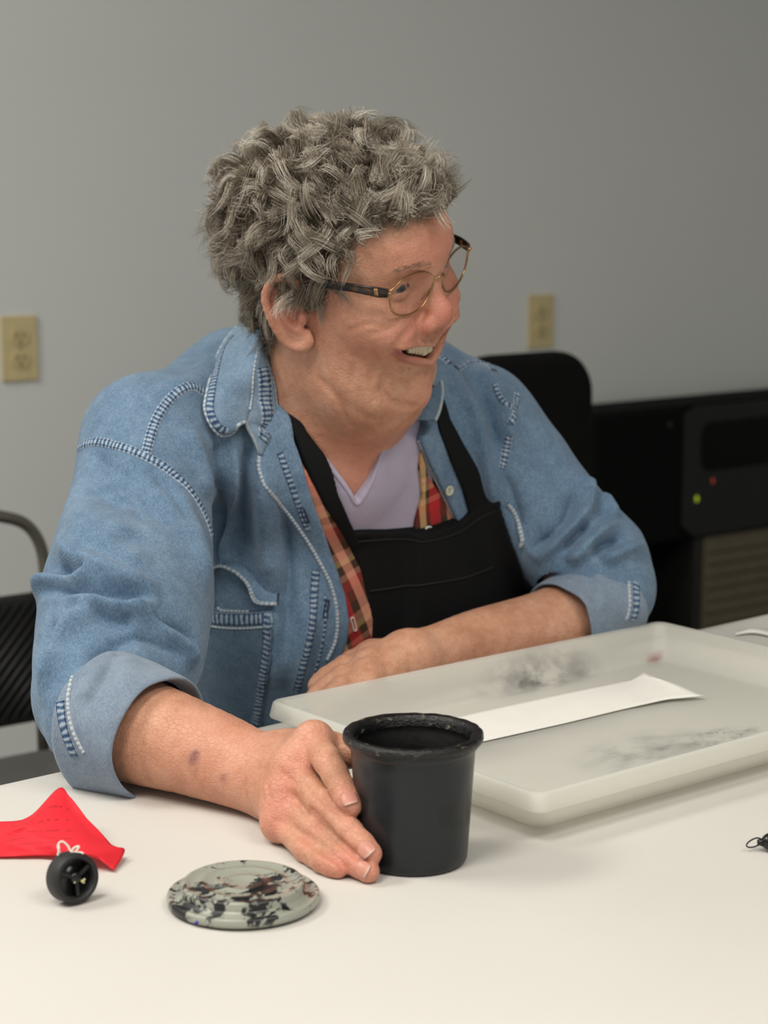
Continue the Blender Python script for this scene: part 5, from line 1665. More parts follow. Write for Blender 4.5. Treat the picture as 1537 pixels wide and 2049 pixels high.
for o_ in (0.0, .0030):
    pts = fl[2] * (1 - o_ / .012) + fl[1] * (o_ / .012)
    V, Fq = tube(pts, .0011, 6)
    eo = new_obj('flap_edge', mesh_np('flap_edge', V, Fq), MAT['edge'], shirt)
    set_attr(eo.data, 'suv', np.stack([np.repeat(np.linspace(0, .1, 48), 6), np.zeros(288), np.zeros(288)], 1))
V, Fq = tube([ft[-1] + nt[-1] * .002, fe[-1] + ne[-1] * .009], .0011, 6)
new_obj('flap_edge', mesh_np('flap_edge', V, Fq), MAT['thread'], shirt)
# left pocket's flap edge peeping out beside the bib
seam([(1015, 1007), (1030, 1028), (1041, 1056), (1046, 1080), (1043, 1092)], .0050, .0040, 'edge', prof=EDGEP, name='pocket_flap_edge')

# ---- cuffs
def cuff(c, a, prof, wob, seampix, name='cuff', squash=1.0, creases=()):
    pr = []
    for p0, p1 in zip(prof[:-1], prof[1:]):
        m = max(1, int(abs(p1[0] - p0[0]) / .0022))
        pr += [(p0[0] + (p1[0] - p0[0]) * k / m, p0[1] + (p1[1] - p0[1]) * k / m) for k in range(m)]
    V, Q, A = loft(c, a, pr + [prof[-1]], 160, wob, squash=squash)
    b = bvh_of(V, Q); w_ = V - c; w_ -= np.outer(w_ @ a, a); n_ = w_ / np.linalg.norm(w_, axis=1)[:, None]
    for pix, w0, am in creases:
        p = cast(b, pix)
        if len(p) < 2: continue
        d = near_poly(V, catmull(p, 14)); V = V + n_ * (am * np.exp(-(d / w0) ** 2 if am > 0 else -1.2 * d / w0))[:, None]
    o = new_obj(name, mesh_np(name, V, Q), MAT['denim_in'], shirt)
    b = bvh_of(V, Q)
    for px_, w_, mt in seampix: seam(px_, w_, .0012, mt, b, o, 'cuff_seam')
    return o
cuff(RC_C, RC_A, [(-.012, .0440), (-.004, .0465), (.0008, .0480), (.0022, .0492), (.0016, .0504), (-.002, .0512), (-.018, .0535), (-.036, .0565), (-.050, .0580), (-.0535, .0578), (-.0540, .0560), (-.050, .0545), (-.030, .051)],
     ((2, .035, .6, 0), (3, .022, 1.0, 25), (5, .012, 2.0, 40), (7, .006, .3, 60)),
     [([(146, 1352), (136, 1404), (146, 1462), (168, 1506)], .0030, 'edge'), ([(130, 1362), (121, 1404), (130, 1462), (150, 1512)], .0085, 'hem')],
     creases=(([(238, 1304), (212, 1346), (182, 1400)], .0035, -.0045), ([(222, 1300), (198, 1340), (172, 1385)], .0060, .0030), ([(312, 1290), (318, 1325), (330, 1360)], .0060, .0028), ([(262, 1320), (240, 1380), (215, 1440)], .0080, .0022), ([(370, 1330), (392, 1372)], .0050, -.0022)))
cuff(LC_C, LC_A, [(-.012, .0385), (-.004, .0400), (.0008, .0412), (.0022, .0422), (.0016, .0432), (-.002, .0440), (-.018, .0450), (-.036, .0475), (-.060, .0495), (-.0645, .0493), (-.0650, .0475), (-.060, .045), (-.034, .041)],
     ((2, .04, 2.2, 0), (3, .03, .2, 30), (5, .018, 1.1, 50), (8, .008, .3, 80)),
     [([(1258, 1156), (1260, 1190), (1253, 1240)], .0030, 'edge'), ([(1272, 1164), (1273, 1200), (1266, 1240)], .0085, 'hem')],
     creases=(([(1174, 1128), (1184, 1162), (1193, 1204)], .0032, -.0040), ([(1186, 1128), (1198, 1165), (1206, 1205)], .0055, .0028), ([(1108, 1148), (1138, 1180), (1160, 1214)], .0032, -.0036), ([(1120, 1140), (1150, 1172), (1172, 1208)], .0055, .0024)))

# ---- collar
def patch(rows, nu, nv, name, mat, thick=.0022):
    G = np.array([catmull(r, nv) for r in rows]); G = np.array([catmull(G[:, k], nu) for k in range(nv)]).transpose(1, 0, 2)
    me = mesh_np(name, G.reshape(-1, 3), grid_faces(nu, nv))
    o = new_obj(name, me, mat, shirt)
    m_ = o.modifiers.new('thick', 'SOLIDIFY'); m_.thickness = thick; m_.offset = 0
    return o, G
def dn_at(pix, off, fld=None):
    f = fld or dfield
    p = trace(f, pix); n = grad(f, p)
    return p + n * off
CO = [(476, 652), (450, 684), (431, 722), (420, 761), (411, 800), (411, 822), (422, 850), (440, 870), (460, 870)]
CI = [(522, 660), (520, 691), (515, 724), (509, 761), (505, 792), (502, 812), (498, 828), (495, 838), (492, 843)]
CN = [(534, 680), (532, 700), (540, 735), (549, 772), (553, 805), (555, 822), (553, 838), (547, 852), (540, 866)]
base_o = trace(dfield, CO); base_i = trace(dfield, CI)
def lift(pix, d): return np.array([P(x, y, dd) for (x, y), dd in zip(pix, d)])
dp = lambda p: (p - CAM) @ FW
sk = trace(SKIN, CN)
dO = np.minimum(dp(base_o), 1.80) - .010
dI = np.minimum(dp(base_i), dp(sk)) - .016
dN = dp(sk) - .004
rO, rI, rN = lift(CO, dO), lift(CI, dI), lift(CN, dN)
rM = (rO + rI) / 2 - FW * .006
collar, G = patch([rO, rO * .6 + rM * .4 - FW * .002, rM, rI], 14, 60, 'collar', MAT['denim_pale'])
BC_ = bvh_of(G.reshape(-1, 3), grid_faces(14, 60))
# the stand runs on below the fold and tapers into the placket
TI, TN_ = [(497, 858), (506, 874), (514, 892), (520, 908)], [(540, 872), (534, 884), (528, 898), (523, 910)]
tI, tN = trace(dfield, TI), trace(dfield, TN_)
sI = np.vstack([rI, lift(TI, np.linspace(dI[-1] + .004, dp(tI)[-1] - .003, 4))])
sN = np.vstack([rN, lift(TN_, np.minimum(np.linspace(dN[-1], dp(tN)[-1] - .003, 4), dp(tN) - .002))])
stand, G2 = patch([sI, (sI + sN) / 2 - FW * .002, sN], 10, 70, 'collar_stand', MAT['denim_pale'])
BS_ = bvh_of(G2.reshape(-1, 3), grid_faces(10, 70))
def edge_tube(pts, r, parent, name='collar_edge'):
    V, Fq = tube(pts, r, 7); o = new_obj(name, mesh_np(name, V, Fq), MAT['edge'], shirt)
    set_attr(o.data, 'suv', np.stack([np.repeat(np.linspace(0, .1, len(pts)), 7), np.zeros(len(V)), np.zeros(len(V))], 1)); return o
seam([(466, 676), (452, 692), (440, 722), (430, 761), (422, 800), (421, 822), (431, 846), (444, 859), (456, 860)], .0080, .0010, 'hem', BC_, collar, 'collar_stitching', lift=.0012, sheet=True)
edge_tube(np.vstack([catmull(rO, 60), catmull([rO[-1], P(470, 861, dO[-1] - .003), P(478, 850, dO[-1] - .006), rI[-1]], 14)]), .0017, collar)
seam([(519, 695), (514, 724), (508, 761), (504, 796), (499, 822)], .0036, .0010, 'edge', BC_, collar, 'collar_fold', prof=EDGEP, lift=.0012, sheet=True)
edge_tube(catmull(sI[8:], 24), .0019, stand)
edge_tube(catmull(rN[2:], 40), .0013, stand)
seam([(526, 735), (531, 775), (533, 815), (530, 850), (524, 880)], .0150, .0007, 'felled', BS_, stand, 'stand_stitching', lift=.0012, sheet=True)
# left collar end below the chin
q0 = dn_at([(864, 780), (864, 800), (856, 826), (846, 848)], .014, lambda p, band=.01: DN(p, band) - f32(DOFF))
q1 = dn_at([(840, 796), (834, 812), (826, 828), (818, 842)], .006, lambda p, band=.01: DN(p, band) - f32(DOFF))
lcol, G4 = patch([q0, (q0 + q1) / 2 - FW * .003, q1], 8, 24, 'collar', MAT['denim_dark'])
edge_tube(catmull(q0, 24), .0020, lcol)

# ---- buttons and buttonholes
MAT['button'] = simple('pale_green_button', (.55, .58, .44), .3)
MAT['white_button'] = simple('white_button', (.75, .72, .70), .3)
def button(bvh, pix, r, mat, parent, tilt=None):
    x, y = pix; d_ = Vector(ray(x, y)).normalized(); h = bvh.ray_cast(Vector(CAM), d_)
    n = np.array(h[1]); n *= np.sign(n @ (CAM - np.array(h[0])))
    prof = [(0, .0016), (r * .62, .0016), (r * .72, .0022), (r * .9, .0024), (r, .0018), (r, .0006), (r * .9, 0), (0, 0)]
    V, Q = lathe(prof, 28)
    M = Vector(n).to_track_quat('Z', 'Y').to_matrix(); M = np.array(M)
    V = V @ M.T + np.array(h[0]) + n * .0005
    o = new_obj('button', mesh_np('button', V, Q), mat, parent)
    for dx, dy in ((.0012, .0012), (-.0012, .0012), (.0012, -.0012), (-.0012, -.0012)):
        W, Qh = lathe([(0, .0019), (.0005, .0019), (.0005, .0010)], 8)
        W = (W + [dx, dy, 0]) @ M.T + np.array(h[0]) + n * .0005
        new_obj('button_thread', mesh_np('button_thread', W, Qh), MAT['thread'], parent)
    return o
def buttonhole(bvh, a, b, mat, parent):
    p = cast(bvh, [a, ((a[0] + b[0]) / 2, (a[1] + b[1]) / 2), b])
    c, v = p[1], p[2] - p[0]; L = np.linalg.norm(v); v /= L
    n = np.array(bvh.find_nearest(Vector(c))[1]); s = np.cross(n, v); s /= np.linalg.norm(s)
    pts = [c + v * (L / 2) * math.cos(t_) + s * .0016 * np.sign(math.sin(t_)) * min(1, abs(math.sin(t_)) * 2.5) + n * .0006 for t_ in np.linspace(0, 2 * math.pi, 24, endpoint=False)]
    V, Fq = tube(pts, .0008, 6, closed=True)
    return new_obj('buttonhole', mesh_np('buttonhole', V, Fq), mat, parent)
button(BV, (897, 981), .0050, MAT['button'], shirt)
button(BP, (412, 1252), .0050, MAT['button'], shirt)
buttonhole(BV, (604, 1016), (616, 1046), MAT['thread'], shirt)
buttonhole(BV, (655, 1200), (650, 1236), MAT['thread'], shirt)
BPR = BPL = bvh_obj(plaid)
button(BPR, (855, 1062), .0052, MAT['white_button'], plaid)
MAT['white_thread'] = simple('white_thread', (.6, .55, .5), .8)
buttonhole(BPL, (704, 1236), (711, 1262), MAT['white_thread'], plaid)

# ---- tee neckline and apron seams
BT = bvh_obj(bpy.data.objects['tee_shirt'])
t = NT('jersey_binding'); t.set(Base_Color=(.44, .40, .52, 1), Roughness=.85); MAT['teeb'] = t.m
p = cast(BT, [(655, 928), (680, 958), (700, 986), (714, 1008), (724, 1000), (742, 966), (760, 918), (778, 872)])
if len(p) > 3: ribbon(BT, p, .0050, .0010, name='neck_binding', mat=MAT['teeb'], parent=bpy.data.objects['tee_shirt'])
BA = bvh_obj(apron)
MAT['apron_seam'] = simple('black_apron_seam', (.005, .005, .006), .8)
for pix, w_, h_ in (([(738, 1183), (790, 1176), (850, 1170), (930, 1156), (985, 1136), (1036, 1106)], .0018, .0012),
                    ([(700, 1084), (780, 1079), (850, 1084), (925, 1062), (994, 1022)], .0016, .0008)):
    p = cast(BA, pix)
    if len(p) > 2: ribbon(BA, p, w_, h_, name='apron_seam', mat=MAT['apron_seam'], parent=apron, prof=EDGEP)
# ------------------------------------------------------------------ eyes, teeth
def hpts(V): return HO + np.asarray(V) @ HA
t = NT('eye'); g = t.attr('gaze')
col = t.ramp(g, [(.0, (.40, .34, .31)), (.885, (.38, .33, .30)), (.90, (.05, .045, .04)), (.955, (.07, .062, .055)), (.968, (.004, .004, .004)), (1.0, (.003, .003, .003))])
t.set(Base_Color=col, Roughness=.08, Specular_IOR_Level=.6); MAT['eye'] = t.m
for s in (-1, 1):
    bm = bmesh.new(); bmesh.ops.create_uvsphere(bm, u_segments=36, v_segments=24, radius=.0121)
    V = np.array([v.co[:] for v in bm.verts])
    me = bm_mesh('eye', bm, True)
    gz = np.array([.93, -.02 - .28, -.05]); gz /= np.linalg.norm(gz)
    set_attr(me, 'gaze', np.clip((V / .0121) @ gz, 0, 1))
    W = hpts(V + np.array(EYE_C[s]) + [.0004, 0, 0]); me.vertices.foreach_set('co', W.ravel()); me.update()
    new_obj('eye', me, MAT['eye'], person)
t = NT('tooth_enamel'); c = t.coord()
t.set(Base_Color=t.ramp(t.noise(c, 120, 3), [(.3, (.62, .54, .36)), (.7, (.72, .65, .48))]), Roughness=.25, Subsurface_Weight=.1, Subsurface_Radius=(.002, .001, .0005)); MAT['tooth'] = t.m
MU, ML = MOUTH_U, MOUTH_L
arcp = MU * .80 + ML * .20
ys = [-.0245, -.0195, -.0145, -.0095, -.0040, .0040, .0095, .0145, .0195, .0245]
ws = [.0046, .0050, .0052, .0058, .0076, .0076, .0058, .0052, .0050, .0046]
hs = [.0066, .0076, .0088, .0096, .0106, .0106, .0096, .0088, .0076, .0066]
o_ = np.argsort(arcp[:, 1])
for y, w_, h_ in zip(ys, ws, hs):
    cx = np.interp(y * 1.06, arcp[o_, 1], arcp[o_, 0]) - .0052 - abs(y) * .06; cz = np.interp(y, arcp[o_, 1], arcp[o_, 2]) - .0018
    sl = (np.interp(y + .002, arcp[o_, 1], arcp[o_, 0]) - np.interp(y - .002, arcp[o_, 1], arcp[o_, 0])) / .004
    bm = box_bm((.0048, w_ * 1.02, h_), (0, 0, 0), .0018, 3)
    bmesh.ops.rotate(bm, verts=bm.verts, cent=(0, 0, 0), matrix=Matrix.Rotation(-math.atan(sl), 3, 'Z'))
    V = np.array([v.co[:] for v in bm.verts]); me = bm_mesh('tooth', bm, True)
    me.vertices.foreach_set('co', hpts(V + [cx, y, cz]).ravel()); me.update()
    new_obj('tooth', me, MAT['tooth'], person)

# ------------------------------------------------------------------ finger nails of the right hand
t = NT('finger_nail'); g = t.sep(t.attr('nuv', 'Vector'))
t.set(Base_Color=t.ramp(g[0], [(0.0, (.60, .33, .27)), (.10, (.56, .25, .19)), (.86, (.56, .25, .19)), (.92, (.64, .43, .34)), (1.0, (.66, .47, .38))]), Roughness=.35, Specular_IOR_Level=.35); MAT['nail'] = t.m
for i, (t_, d_, r, rotn) in enumerate(zip(R_HAND['ti'], R_HAND['di'], R_HAND['rd'], (-.15, -.10, -.05, 0))):
    if i == 3: continue
    ax = t_ - d_; ax /= np.linalg.norm(ax); o = -FW + RT * .10; o -= ax * (o @ ax); o /= np.linalg.norm(o); sd = np.cross(ax, o)
    o, sd = o * math.cos(rotn) + sd * math.sin(rotn), sd * math.cos(rotn) - o * math.sin(rotn)
    GV, UVn = [], []
    for a in np.linspace(0, 1, 12):
        for b in np.linspace(-1, 1, 11):
            wmax = .80 * math.sqrt(max(0, 1 - max(0, .28 - a) ** 2 / .28 ** 2 * .9)) * (1 - .25 * max(0, a - .82) / .18)
            th = b * wmax; rr = r[3] * 1.0
            q = t_ + ax * (-.0046 + .0102 * a - .0012 * b * b * (a > .8))
            GV.append(q + o * (math.cos(th) * rr + .0007 - .0016 * max(0, a - .45)) + sd * math.sin(th) * rr * .98); UVn.append((a, b, 0))
    me = mesh_np('finger_nail', GV, grid_faces(12, 11)); set_attr(me, 'nuv', np.array(UVn))
    no = new_obj('finger_nail', me, MAT['nail'], person); m_ = no.modifiers.new('thick', 'SOLIDIFY'); m_.thickness = .0005; m_.offset = 0

# ------------------------------------------------------------------ spectacles (near lens traced on its plane, far lens mirrored)
MAT['gold'] = simple('gold_wire', (.48, .29, .14), .25, 1.0)
MAT['tort'] = None
t = NT('tortoiseshell'); c = t.coord()
t.set(Base_Color=t.ramp(t.noise(c, 160, 3, .6), [(.50, (.006, .004, .003)), (.68, (.07, .028, .008))]), Roughness=.18); MAT['tort'] = t.m
t = NT('lens_glass'); gl = t.n('ShaderNodeBsdfGlossy'); gl.inputs['Roughness'].default_value = .02
tr_ = t.n('ShaderNodeBsdfTransparent'); tr_.inputs[0].default_value = (.95, .90, .90, 1)
mx = t.n('ShaderNodeMixShader'); mx.inputs[0].default_value = .05; t.t.links.new(tr_.outputs[0], mx.inputs[1]); t.t.links.new(gl.outputs[0], mx.inputs[2])
t.t.links.new(mx.outputs[0], t.out.inputs[0]); MAT['lens'] = t.m
LNP = np.array([.0862, -.033, .012]); LNN = np.array([.98, -.14, -.15]); LNN /= np.linalg.norm(LNN)
def on_lens(px, py):
    r = ray(px, py); o = HA @ (CAM - HO); d = HA @ r
    return o + d * (((LNP - o) @ LNN) / (d @ LNN))
LENS = [(782, 582), (793, 571), (806, 559), (828, 548), (850, 545), (863, 548), (868, 556), (867, 568), (861, 586), (850, 606), (835, 621), (817, 630), (799, 631), (786, 624), (781, 608), (780, 593)]
LL_ = catmull([on_lens(x, y) for x, y in LENS], 64, closed=True)
print('lens y range', LL_[:, 1].min(), LL_[:, 1].max(), 'x', LL_[:, 0].min(), LL_[:, 0].max())
specs = new_obj('eyeglasses', None, None, person)
specs['label'] = 'gold wire eyeglasses with dark tortoiseshell temples'
for s in (1, -1):
    m = np.array([1, s, 1])
    L = LL_ * m
    V, Fq = tube(hpts(L), .00098, 8, closed=True)
    new_obj('lens_rim', mesh_np('lens_rim', V, Fq), MAT['gold'], specs)
    cen = L.mean(0); nn = LNN * m
    V = [cen + nn * .0012]; rings = 6
    for k in range(1, rings + 1):
        q = k / rings; V += [cen + (p - cen) * q + nn * .0012 * (1 - q * q) for p in L]
    Fq = [(0, 1 + i, 1 + (i + 1) % 64) for i in range(64)]
    for k in range(rings - 1): Fq += [(1 + k * 64 + i, 1 + (k + 1) * 64 + i, 1 + (k + 1) * 64 + (i + 1) % 64, 1 + k * 64 + (i + 1) % 64) for i in range(64)]
    new_obj('lens', mesh_np('lens', hpts(V), Fq), MAT['lens'], specs)
    hg = on_lens(781, 586) * m
    # temple arm: band over the ear
    path = [hl_at(777, 587, -.0650), hl_at(757, 585, -.0690), hl_at(735, 581, -.0725), hl_at(700, 575, -.0760), hl_at(650, 568, -.0790), hl_at(600, 562, -.0800), hl_at(575, 572, -.0810), hl_at(556, 600, -.0800)]
    path = catmull([p * m for p in path], 50)
    tg = np.gradient(path, axis=0); tg /= np.linalg.norm(tg, axis=1)[:, None]
    V = []; hh = np.interp(np.linspace(0, 1, 50), [0, .12, .45, 1], [.0036, .0042, .0034, .0022])
    for p, d, h_ in zip(path, tg, hh):
        upv = np.array([0, 0, 1.0]); upv -= d * (upv @ d); upv /= np.linalg.norm(upv); sd = np.cross(d, upv)
        for a, b in ((1, .8), (.8, 1), (-.8, 1), (-1, .8), (-1, -.8), (-.8, -1), (.8, -1), (1, -.8)): V.append(p + upv * h_ * a + sd * .0011 * b)
    Fq = [(i * 8 + k, i * 8 + (k + 1) % 8, (i + 1) * 8 + (k + 1) % 8, (i + 1) * 8 + k) for i in range(49) for k in range(8)] + [tuple(range(7, -1, -1)), tuple(49 * 8 + k for k in range(8))]
    new_obj('temple', mesh_np('temple', hpts(V), Fq), MAT['tort'], specs)
    # gold plaque, end piece and hinge wire
    bm = box_bm((.0052, .0030, .0062), (0, 0, 0), .0008, 2)
    pc_ = hl_at(752, 584, -.0700) * m; V = np.array([v.co[:] for v in bm.verts]); me = bm_mesh('gold_plaque', bm, True)
    me.vertices.foreach_set('co', hpts(V + pc_).ravel()); me.update(); new_obj('gold_plaque', me, MAT['gold'], specs)
    V, Fq = tube(hpts(catmull([hg, (hg + path[0]) / 2 + np.array([.002, s * -.001, 0]), path[0], path[3] + np.array([0, 0, .0028])], 16)), .0011, 8)
    new_obj('end_piece', mesh_np('end_piece', V, Fq), MAT['gold'], specs)
    # nose pad
    bm = bmesh.new(); bmesh.ops.create_uvsphere(bm, u_segments=12, v_segments=8, radius=1)
    V = np.array([v.co[:] for v in bm.verts]) * [.0012, .0018, .0042] + np.array([.0815, -.0135, .006]) * m
    me = bm_mesh('nose_pad', bm, True); me.vertices.foreach_set('co', hpts(V).ravel()); me.update(); new_obj('nose_pad', me, MAT['lens'], specs)
    V, Fq = tube(hpts(catmull([on_lens(866, 572) * m, np.array([.0850, -.0150, .007]) * m, np.array([.0818, -.0138, .006]) * m], 10)), .0005, 6)
    new_obj('pad_arm', mesh_np('pad_arm', V, Fq), MAT['gold'], specs)
b0 = on_lens(867, 558); V, Fq = tube(hpts(catmull([b0, [b0[0] + .0035, b0[1] * .5, b0[2] + .001], [b0[0] + .0045, 0, b0[2] + .0012], [b0[0] + .0035, -b0[1] * .5, b0[2] + .001], b0 * [1, -1, 1]], 20)), .0008, 8)
new_obj('bridge', mesh_np('bridge', V, Fq), MAT['gold'], specs)
# ------------------------------------------------------------------ hair: short grey curls grown in clumps
hr = np.random.default_rng(21)
def hairline(al):
    return np.interp(al, [0, 25, 42, 55, 66, 78, 90, 100, 112, 125, 145, 180], [.076, .074, .068, .055, .030, .012, .018, .034, .012, -.026, -.050, -.054])
def scalp(n):
    d = hr.normal(size=(n, 3)); d /= np.linalg.norm(d, axis=1)[:, None]
    c = np.array([-.012, 0, .040])
    t_ = np.full(n, .19)
    for _ in range(30):
        p = c + d * t_[:, None]; t_ -= np.clip(SKIN(HO + p @ HA, band=.25), -.02, .2) * .85
    p = c + d * t_[:, None]
    return p
cand = scalp(14000)
al = np.degrees(np.arctan2(np.abs(cand[:, 1]), cand[:, 0]))
ok = (cand[:, 2] > hairline(al)) & (np.abs(cand[:, 1]) < .080)
cand = cand[ok]
# keep clump roots apart
roots = []
cell = {}
for p in cand:
    k = tuple((p / .0072).astype(int)); hit = False
    for a in (-1, 0, 1):
        for b in (-1, 0, 1):
            for c in (-1, 0, 1):
                for q in cell.get((k[0] + a, k[1] + b, k[2] + c), ()):
                    if ((p - q) ** 2).sum() < .0070 ** 2: hit = True
    if not hit: cell.setdefault(k, []).append(p); roots.append(p)
roots = np.array(roots)
nrm = grad(SKIN, HO + roots @ HA, .003) @ HA.T
print('clumps', len(roots))
CROWN = np.array([-.045, 0, .118])
NS, NP = 44, 12
allV, colA, tA = [], [], []
sv = np.linspace(0, 1, NP)
for p, n in zip(roots, nrm):
    x, y, z = p
    f = p - CROWN
    side = np.clip((abs(y) - .035) / .03, 0, 1) * np.clip((.075 - z) / .05, 0, 1)
    f = f / (np.linalg.norm(f) + 1e-6) + side * np.array([-.9, 0, -.25]) * (1 if x < .06 else .4)
    front = x > .045 and z > .04
    if front: f = np.array([-.1, -.55 * np.sign(y + .02), .35])
    f = f + hr.normal(size=3) * .62
    f -= n * (f @ n); f /= np.linalg.norm(f); b = np.cross(n, f)
    top = np.clip((z - .02) / .08, 0, 1)
    H = .0105 + .0155 * top + hr.uniform(-.003, .004)
    if x < -.07 and z < .02: H *= .95
    if 55 < math.degrees(math.atan2(abs(y), x)) < 108 and z < .05: H *= .62
    ell_ = hr.uniform(.022, .036) * (1 - .2 * side) * (.75 if front else 1)
    A = hr.uniform(.0075, .0120) * (.75 + .35 * top); om = hr.uniform(1.0, 1.7) * math.pi * 1.3 * hr.choice([1, 1, 1, -1]); ph = hr.uniform(-.8, .8)
    bend = hr.normal() * .010
    tone = np.clip(.38 + .30 * hr.normal() + .24 * top - .06 * side + (.22 if (x < -.07 and z < .06) else 0) + (.18 if front else 0) + (.12 if z < 0 else 0), 0, 1)  # random greys, paler nape; lighter top and darker sides paint in light and shade
    off = hr.normal(size=(NS, 2)) * .0036
    ro = off / (1 + .0)
    lenf = hr.uniform(.72, 1.12, NS); phs = ph + hr.normal(size=NS) * .24; spread = hr.normal(size=(NS, 3)) * .0014
    s = sv[None, :] * lenf[:, None]
    h = H * (1 - (1 - np.clip(s, 0, 1.1)) ** 2) - .0015
    g_ = ell_ * s ** 1.15
    ca = A * s; ang = om * s + phs[:, None]
    un = h + ca * np.sin(ang); uf = g_ + ca * (np.cos(ang) - np.cos(phs)[:, None]); ub = bend * s ** 2 + off[:, 1:2] * (1 - .45 * s)
    cap_ = (.026 + .006 * top + hr.normal(size=NS) * .0022)[:, None]; un = np.where(un > cap_, cap_ + (un - cap_) * .3, un)
    uf = uf + off[:, 0:1] * (1 - .45 * s)
    Pn = p + un[..., None] * n + uf[..., None] * f + ub[..., None] * b + spread[:, None, :] * s[..., None] ** .7
    # stay on the curved head
    dr = Pn - np.array([-.010, 0, .035]); 
    allV.append(Pn); colA.append(np.clip(tone + hr.normal(size=NS) * .16, 0, 1))
HV = np.concatenate(allV); HC = np.concatenate(colA)
# push strands that dip under the skin back out
q = HO + HV.reshape(-1, 3) @ HA
dd = SKIN(q, band=.02); low = dd < .0012
gq = grad(SKIN, q[low], .002); q[low] += gq * (.0018 - dd[low])[:, None]
HV = q.reshape(HV.shape)
N = len(HV)
cen = HO + np.array([-.012, 0, .035]) @ HA
tan = np.gradient(HV, axis=1); tan /= np.linalg.norm(tan, axis=2)[..., None] + 1e-9
outv = HV - cen; outv /= np.linalg.norm(outv, axis=2)[..., None]
outv = outv + hr.normal(size=(N, 1, 3)) * .55
sd = np.cross(tan, outv); sd /= np.linalg.norm(sd, axis=2)[..., None] + 1e-9
wd = (np.interp(sv, [0, .15, .75, 1], [.00020, .00025, .00022, .00006]))[None, :, None] * hr.uniform(.75, 1.25, (N, 1, 1))
VV = np.stack([HV - sd * wd, HV + sd * wd], 2).reshape(-1, 3)
base = (np.arange(N) * NP * 2)[:, None] + (np.arange(NP - 1) * 2)[None]
HQ = np.stack([base, base + 1, base + 3, base + 2], -1).reshape(-1, 4)
me = mesh_np('hair', VV, HQ)
set_attr(me, 'tone', np.repeat(HC, NP * 2)); set_attr(me, 'along', np.tile(np.repeat(sv, 2), N))
t = NT('grey_hair')
tn = t.attr('tone'); ln = t.attr('along')
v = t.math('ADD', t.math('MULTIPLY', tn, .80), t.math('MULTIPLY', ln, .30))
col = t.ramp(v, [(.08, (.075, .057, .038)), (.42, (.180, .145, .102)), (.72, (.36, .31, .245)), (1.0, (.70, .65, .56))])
t.set(Base_Color=col, Roughness=.42, Specular_IOR_Level=.55, Anisotropic=.0)
tl = t.n('ShaderNodeBsdfTranslucent'); t.put(tl.inputs[0], col)
ms = t.n('ShaderNodeMixShader'); ms.inputs[0].default_value = .28
t.t.links.new(t.b.outputs[0], ms.inputs[1]); t.t.links.new(tl.outputs[0], ms.inputs[2]); t.t.links.new(ms.outputs[0], t.out.inputs[0])
MAT['hair'] = t.m
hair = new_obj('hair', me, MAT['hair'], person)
hair['kind'] = 'stuff'
print('hair tris', len(HQ) * 2)

# sparse pale eyebrows
EV, EQ = [], []
uu_ = np.tile(hr.uniform(0, 1, 70), 2); sg = np.repeat([-1, 1], 70)
p0s = np.stack([np.full(140, .11), sg * (.012 + .034 * uu_), .036 + .006 * np.sin(uu_ * 2.6) + hr.normal(size=140) * .0014], 1)
for _ in range(25): p0s[:, 0] -= SKIN(HO + p0s @ HA, band=.05) * .8
for p0, u, s in zip(p0s, uu_, sg):
    d = np.array([-.25 - .5 * u, s * 1.0, .25 - .5 * u + hr.normal() * .25]); d /= np.linalg.norm(d)
    L = hr.uniform(.005, .008)
    pts = [p0 - [.0004, 0, 0], p0 + d * L * .5 + [.0009, 0, 0], p0 + d * L + [.0004, 0, 0]]
    for i, p in enumerate(pts):
        w = (.00014, .00012, .00004)[i]; EV += [p + np.array([0, 0, w]), p - np.array([0, 0, w])]
    b = len(EV) - 6; EQ += [(b, b + 1, b + 3, b + 2), (b + 2, b + 3, b + 5, b + 4)]
me = mesh_np('eyebrows', HO + np.array(EV) @ HA, EQ)
set_attr(me, 'tone', hr.uniform(.4, .8, len(EV))); set_attr(me, 'along', np.zeros(len(EV)))
eb = new_obj('eyebrows', me, MAT['hair'], person); eb['kind'] = 'stuff'
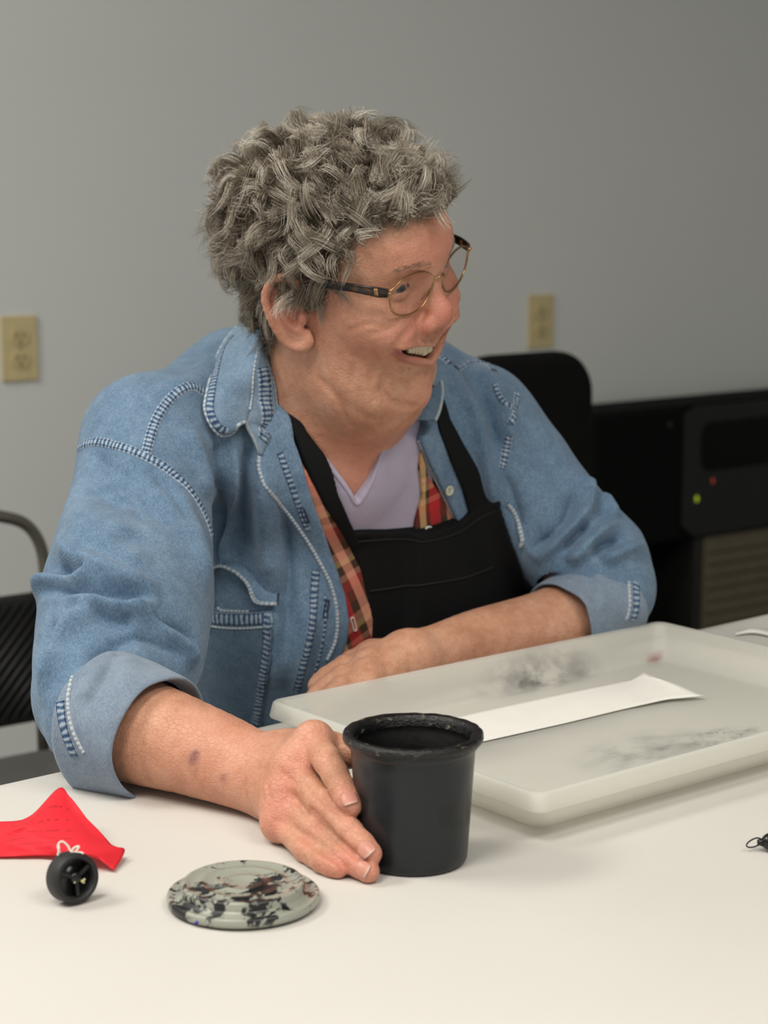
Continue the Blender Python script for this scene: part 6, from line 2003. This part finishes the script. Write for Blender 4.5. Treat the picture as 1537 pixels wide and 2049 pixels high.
# ------------------------------------------------------------------ below the table: trousers, shoes and the chair
LEG = Field()
hipR, hipL = PV - TL * .09 - ZAX * .03, PV + TL * .09 - ZAX * .03
LEG.ell(PV - ZAX * .02, (.192, .155, .11), .05, rot=np.array([TL, TB, ZAX]))
feet = []
for hp, s in ((hipR, -1), (hipL, 1)):
    kn = hp + TB * .40 + TL * s * .03; kn[2] = .50
    an = kn + TB * .03 ; an = an.copy(); an[2] = .10
    LEG.chain([hp, kn], (.088, .066), .05); LEG.chain([kn, an], (.064, .048), .03); feet.append(an)
V, Q = extract(LEG, np.min(feet + [PV], 0) - .25, np.max(feet + [PV], 0) + .25, .012, 3)
MAT['trouser'] = simple('dark_navy_trousers', (.02, .024, .035), .85)
new_obj('trousers', mesh_np('trousers', V, Q), MAT['trouser'], person)
MAT['shoe'] = simple('black_shoe', (.01, .01, .01), .5)
for an in feet:
    F = Field(); F.chain([an * [1, 1, 0] + ZAX * .045 - TB * .03, an * [1, 1, 0] + ZAX * .036 + TB * .13], (.043, .034), .0); F.chain([an, an - ZAX * .05], (.042, .042), .02)
    F.custom(lambda p: -(p[:, 2]) , 'i')
    V, Q = extract(F, an - .25, an + .25, .008, 3)
    new_obj('shoe', mesh_np('shoe', V, Q), MAT['shoe'], person)
sz = PV[2] - .135
sc = PV - TB * .02
st_ = thing('stacking_chair', (sc[0], sc[1], 0), math.atan2(TB[1], TB[0]) + math.pi / 2)
tag(st_, 'black stacking chair under the seated person', 'chair')
bm = rounded_panel(.44, .42, .03, .05, 6); bmesh.ops.rotate(bm, verts=bm.verts, cent=(0, 0, 0), matrix=Matrix.Rotation(math.pi / 2, 3, 'X'))
for v in bm.verts: v.co += Vector((0, 0, sz - .03))
new_obj('seat', bm_mesh('seat', bm, True), MAT['ribplastic'], st_)
for sx in (-.19, .19):
    for sy in (-.18, .18):
        V, Fq = tube([(sx, sy, 0), (sx * .96, sy * .96, sz - .03)], .010, 10); new_obj('leg', mesh_np('leg', V, Fq), MAT['chairtube'], st_)
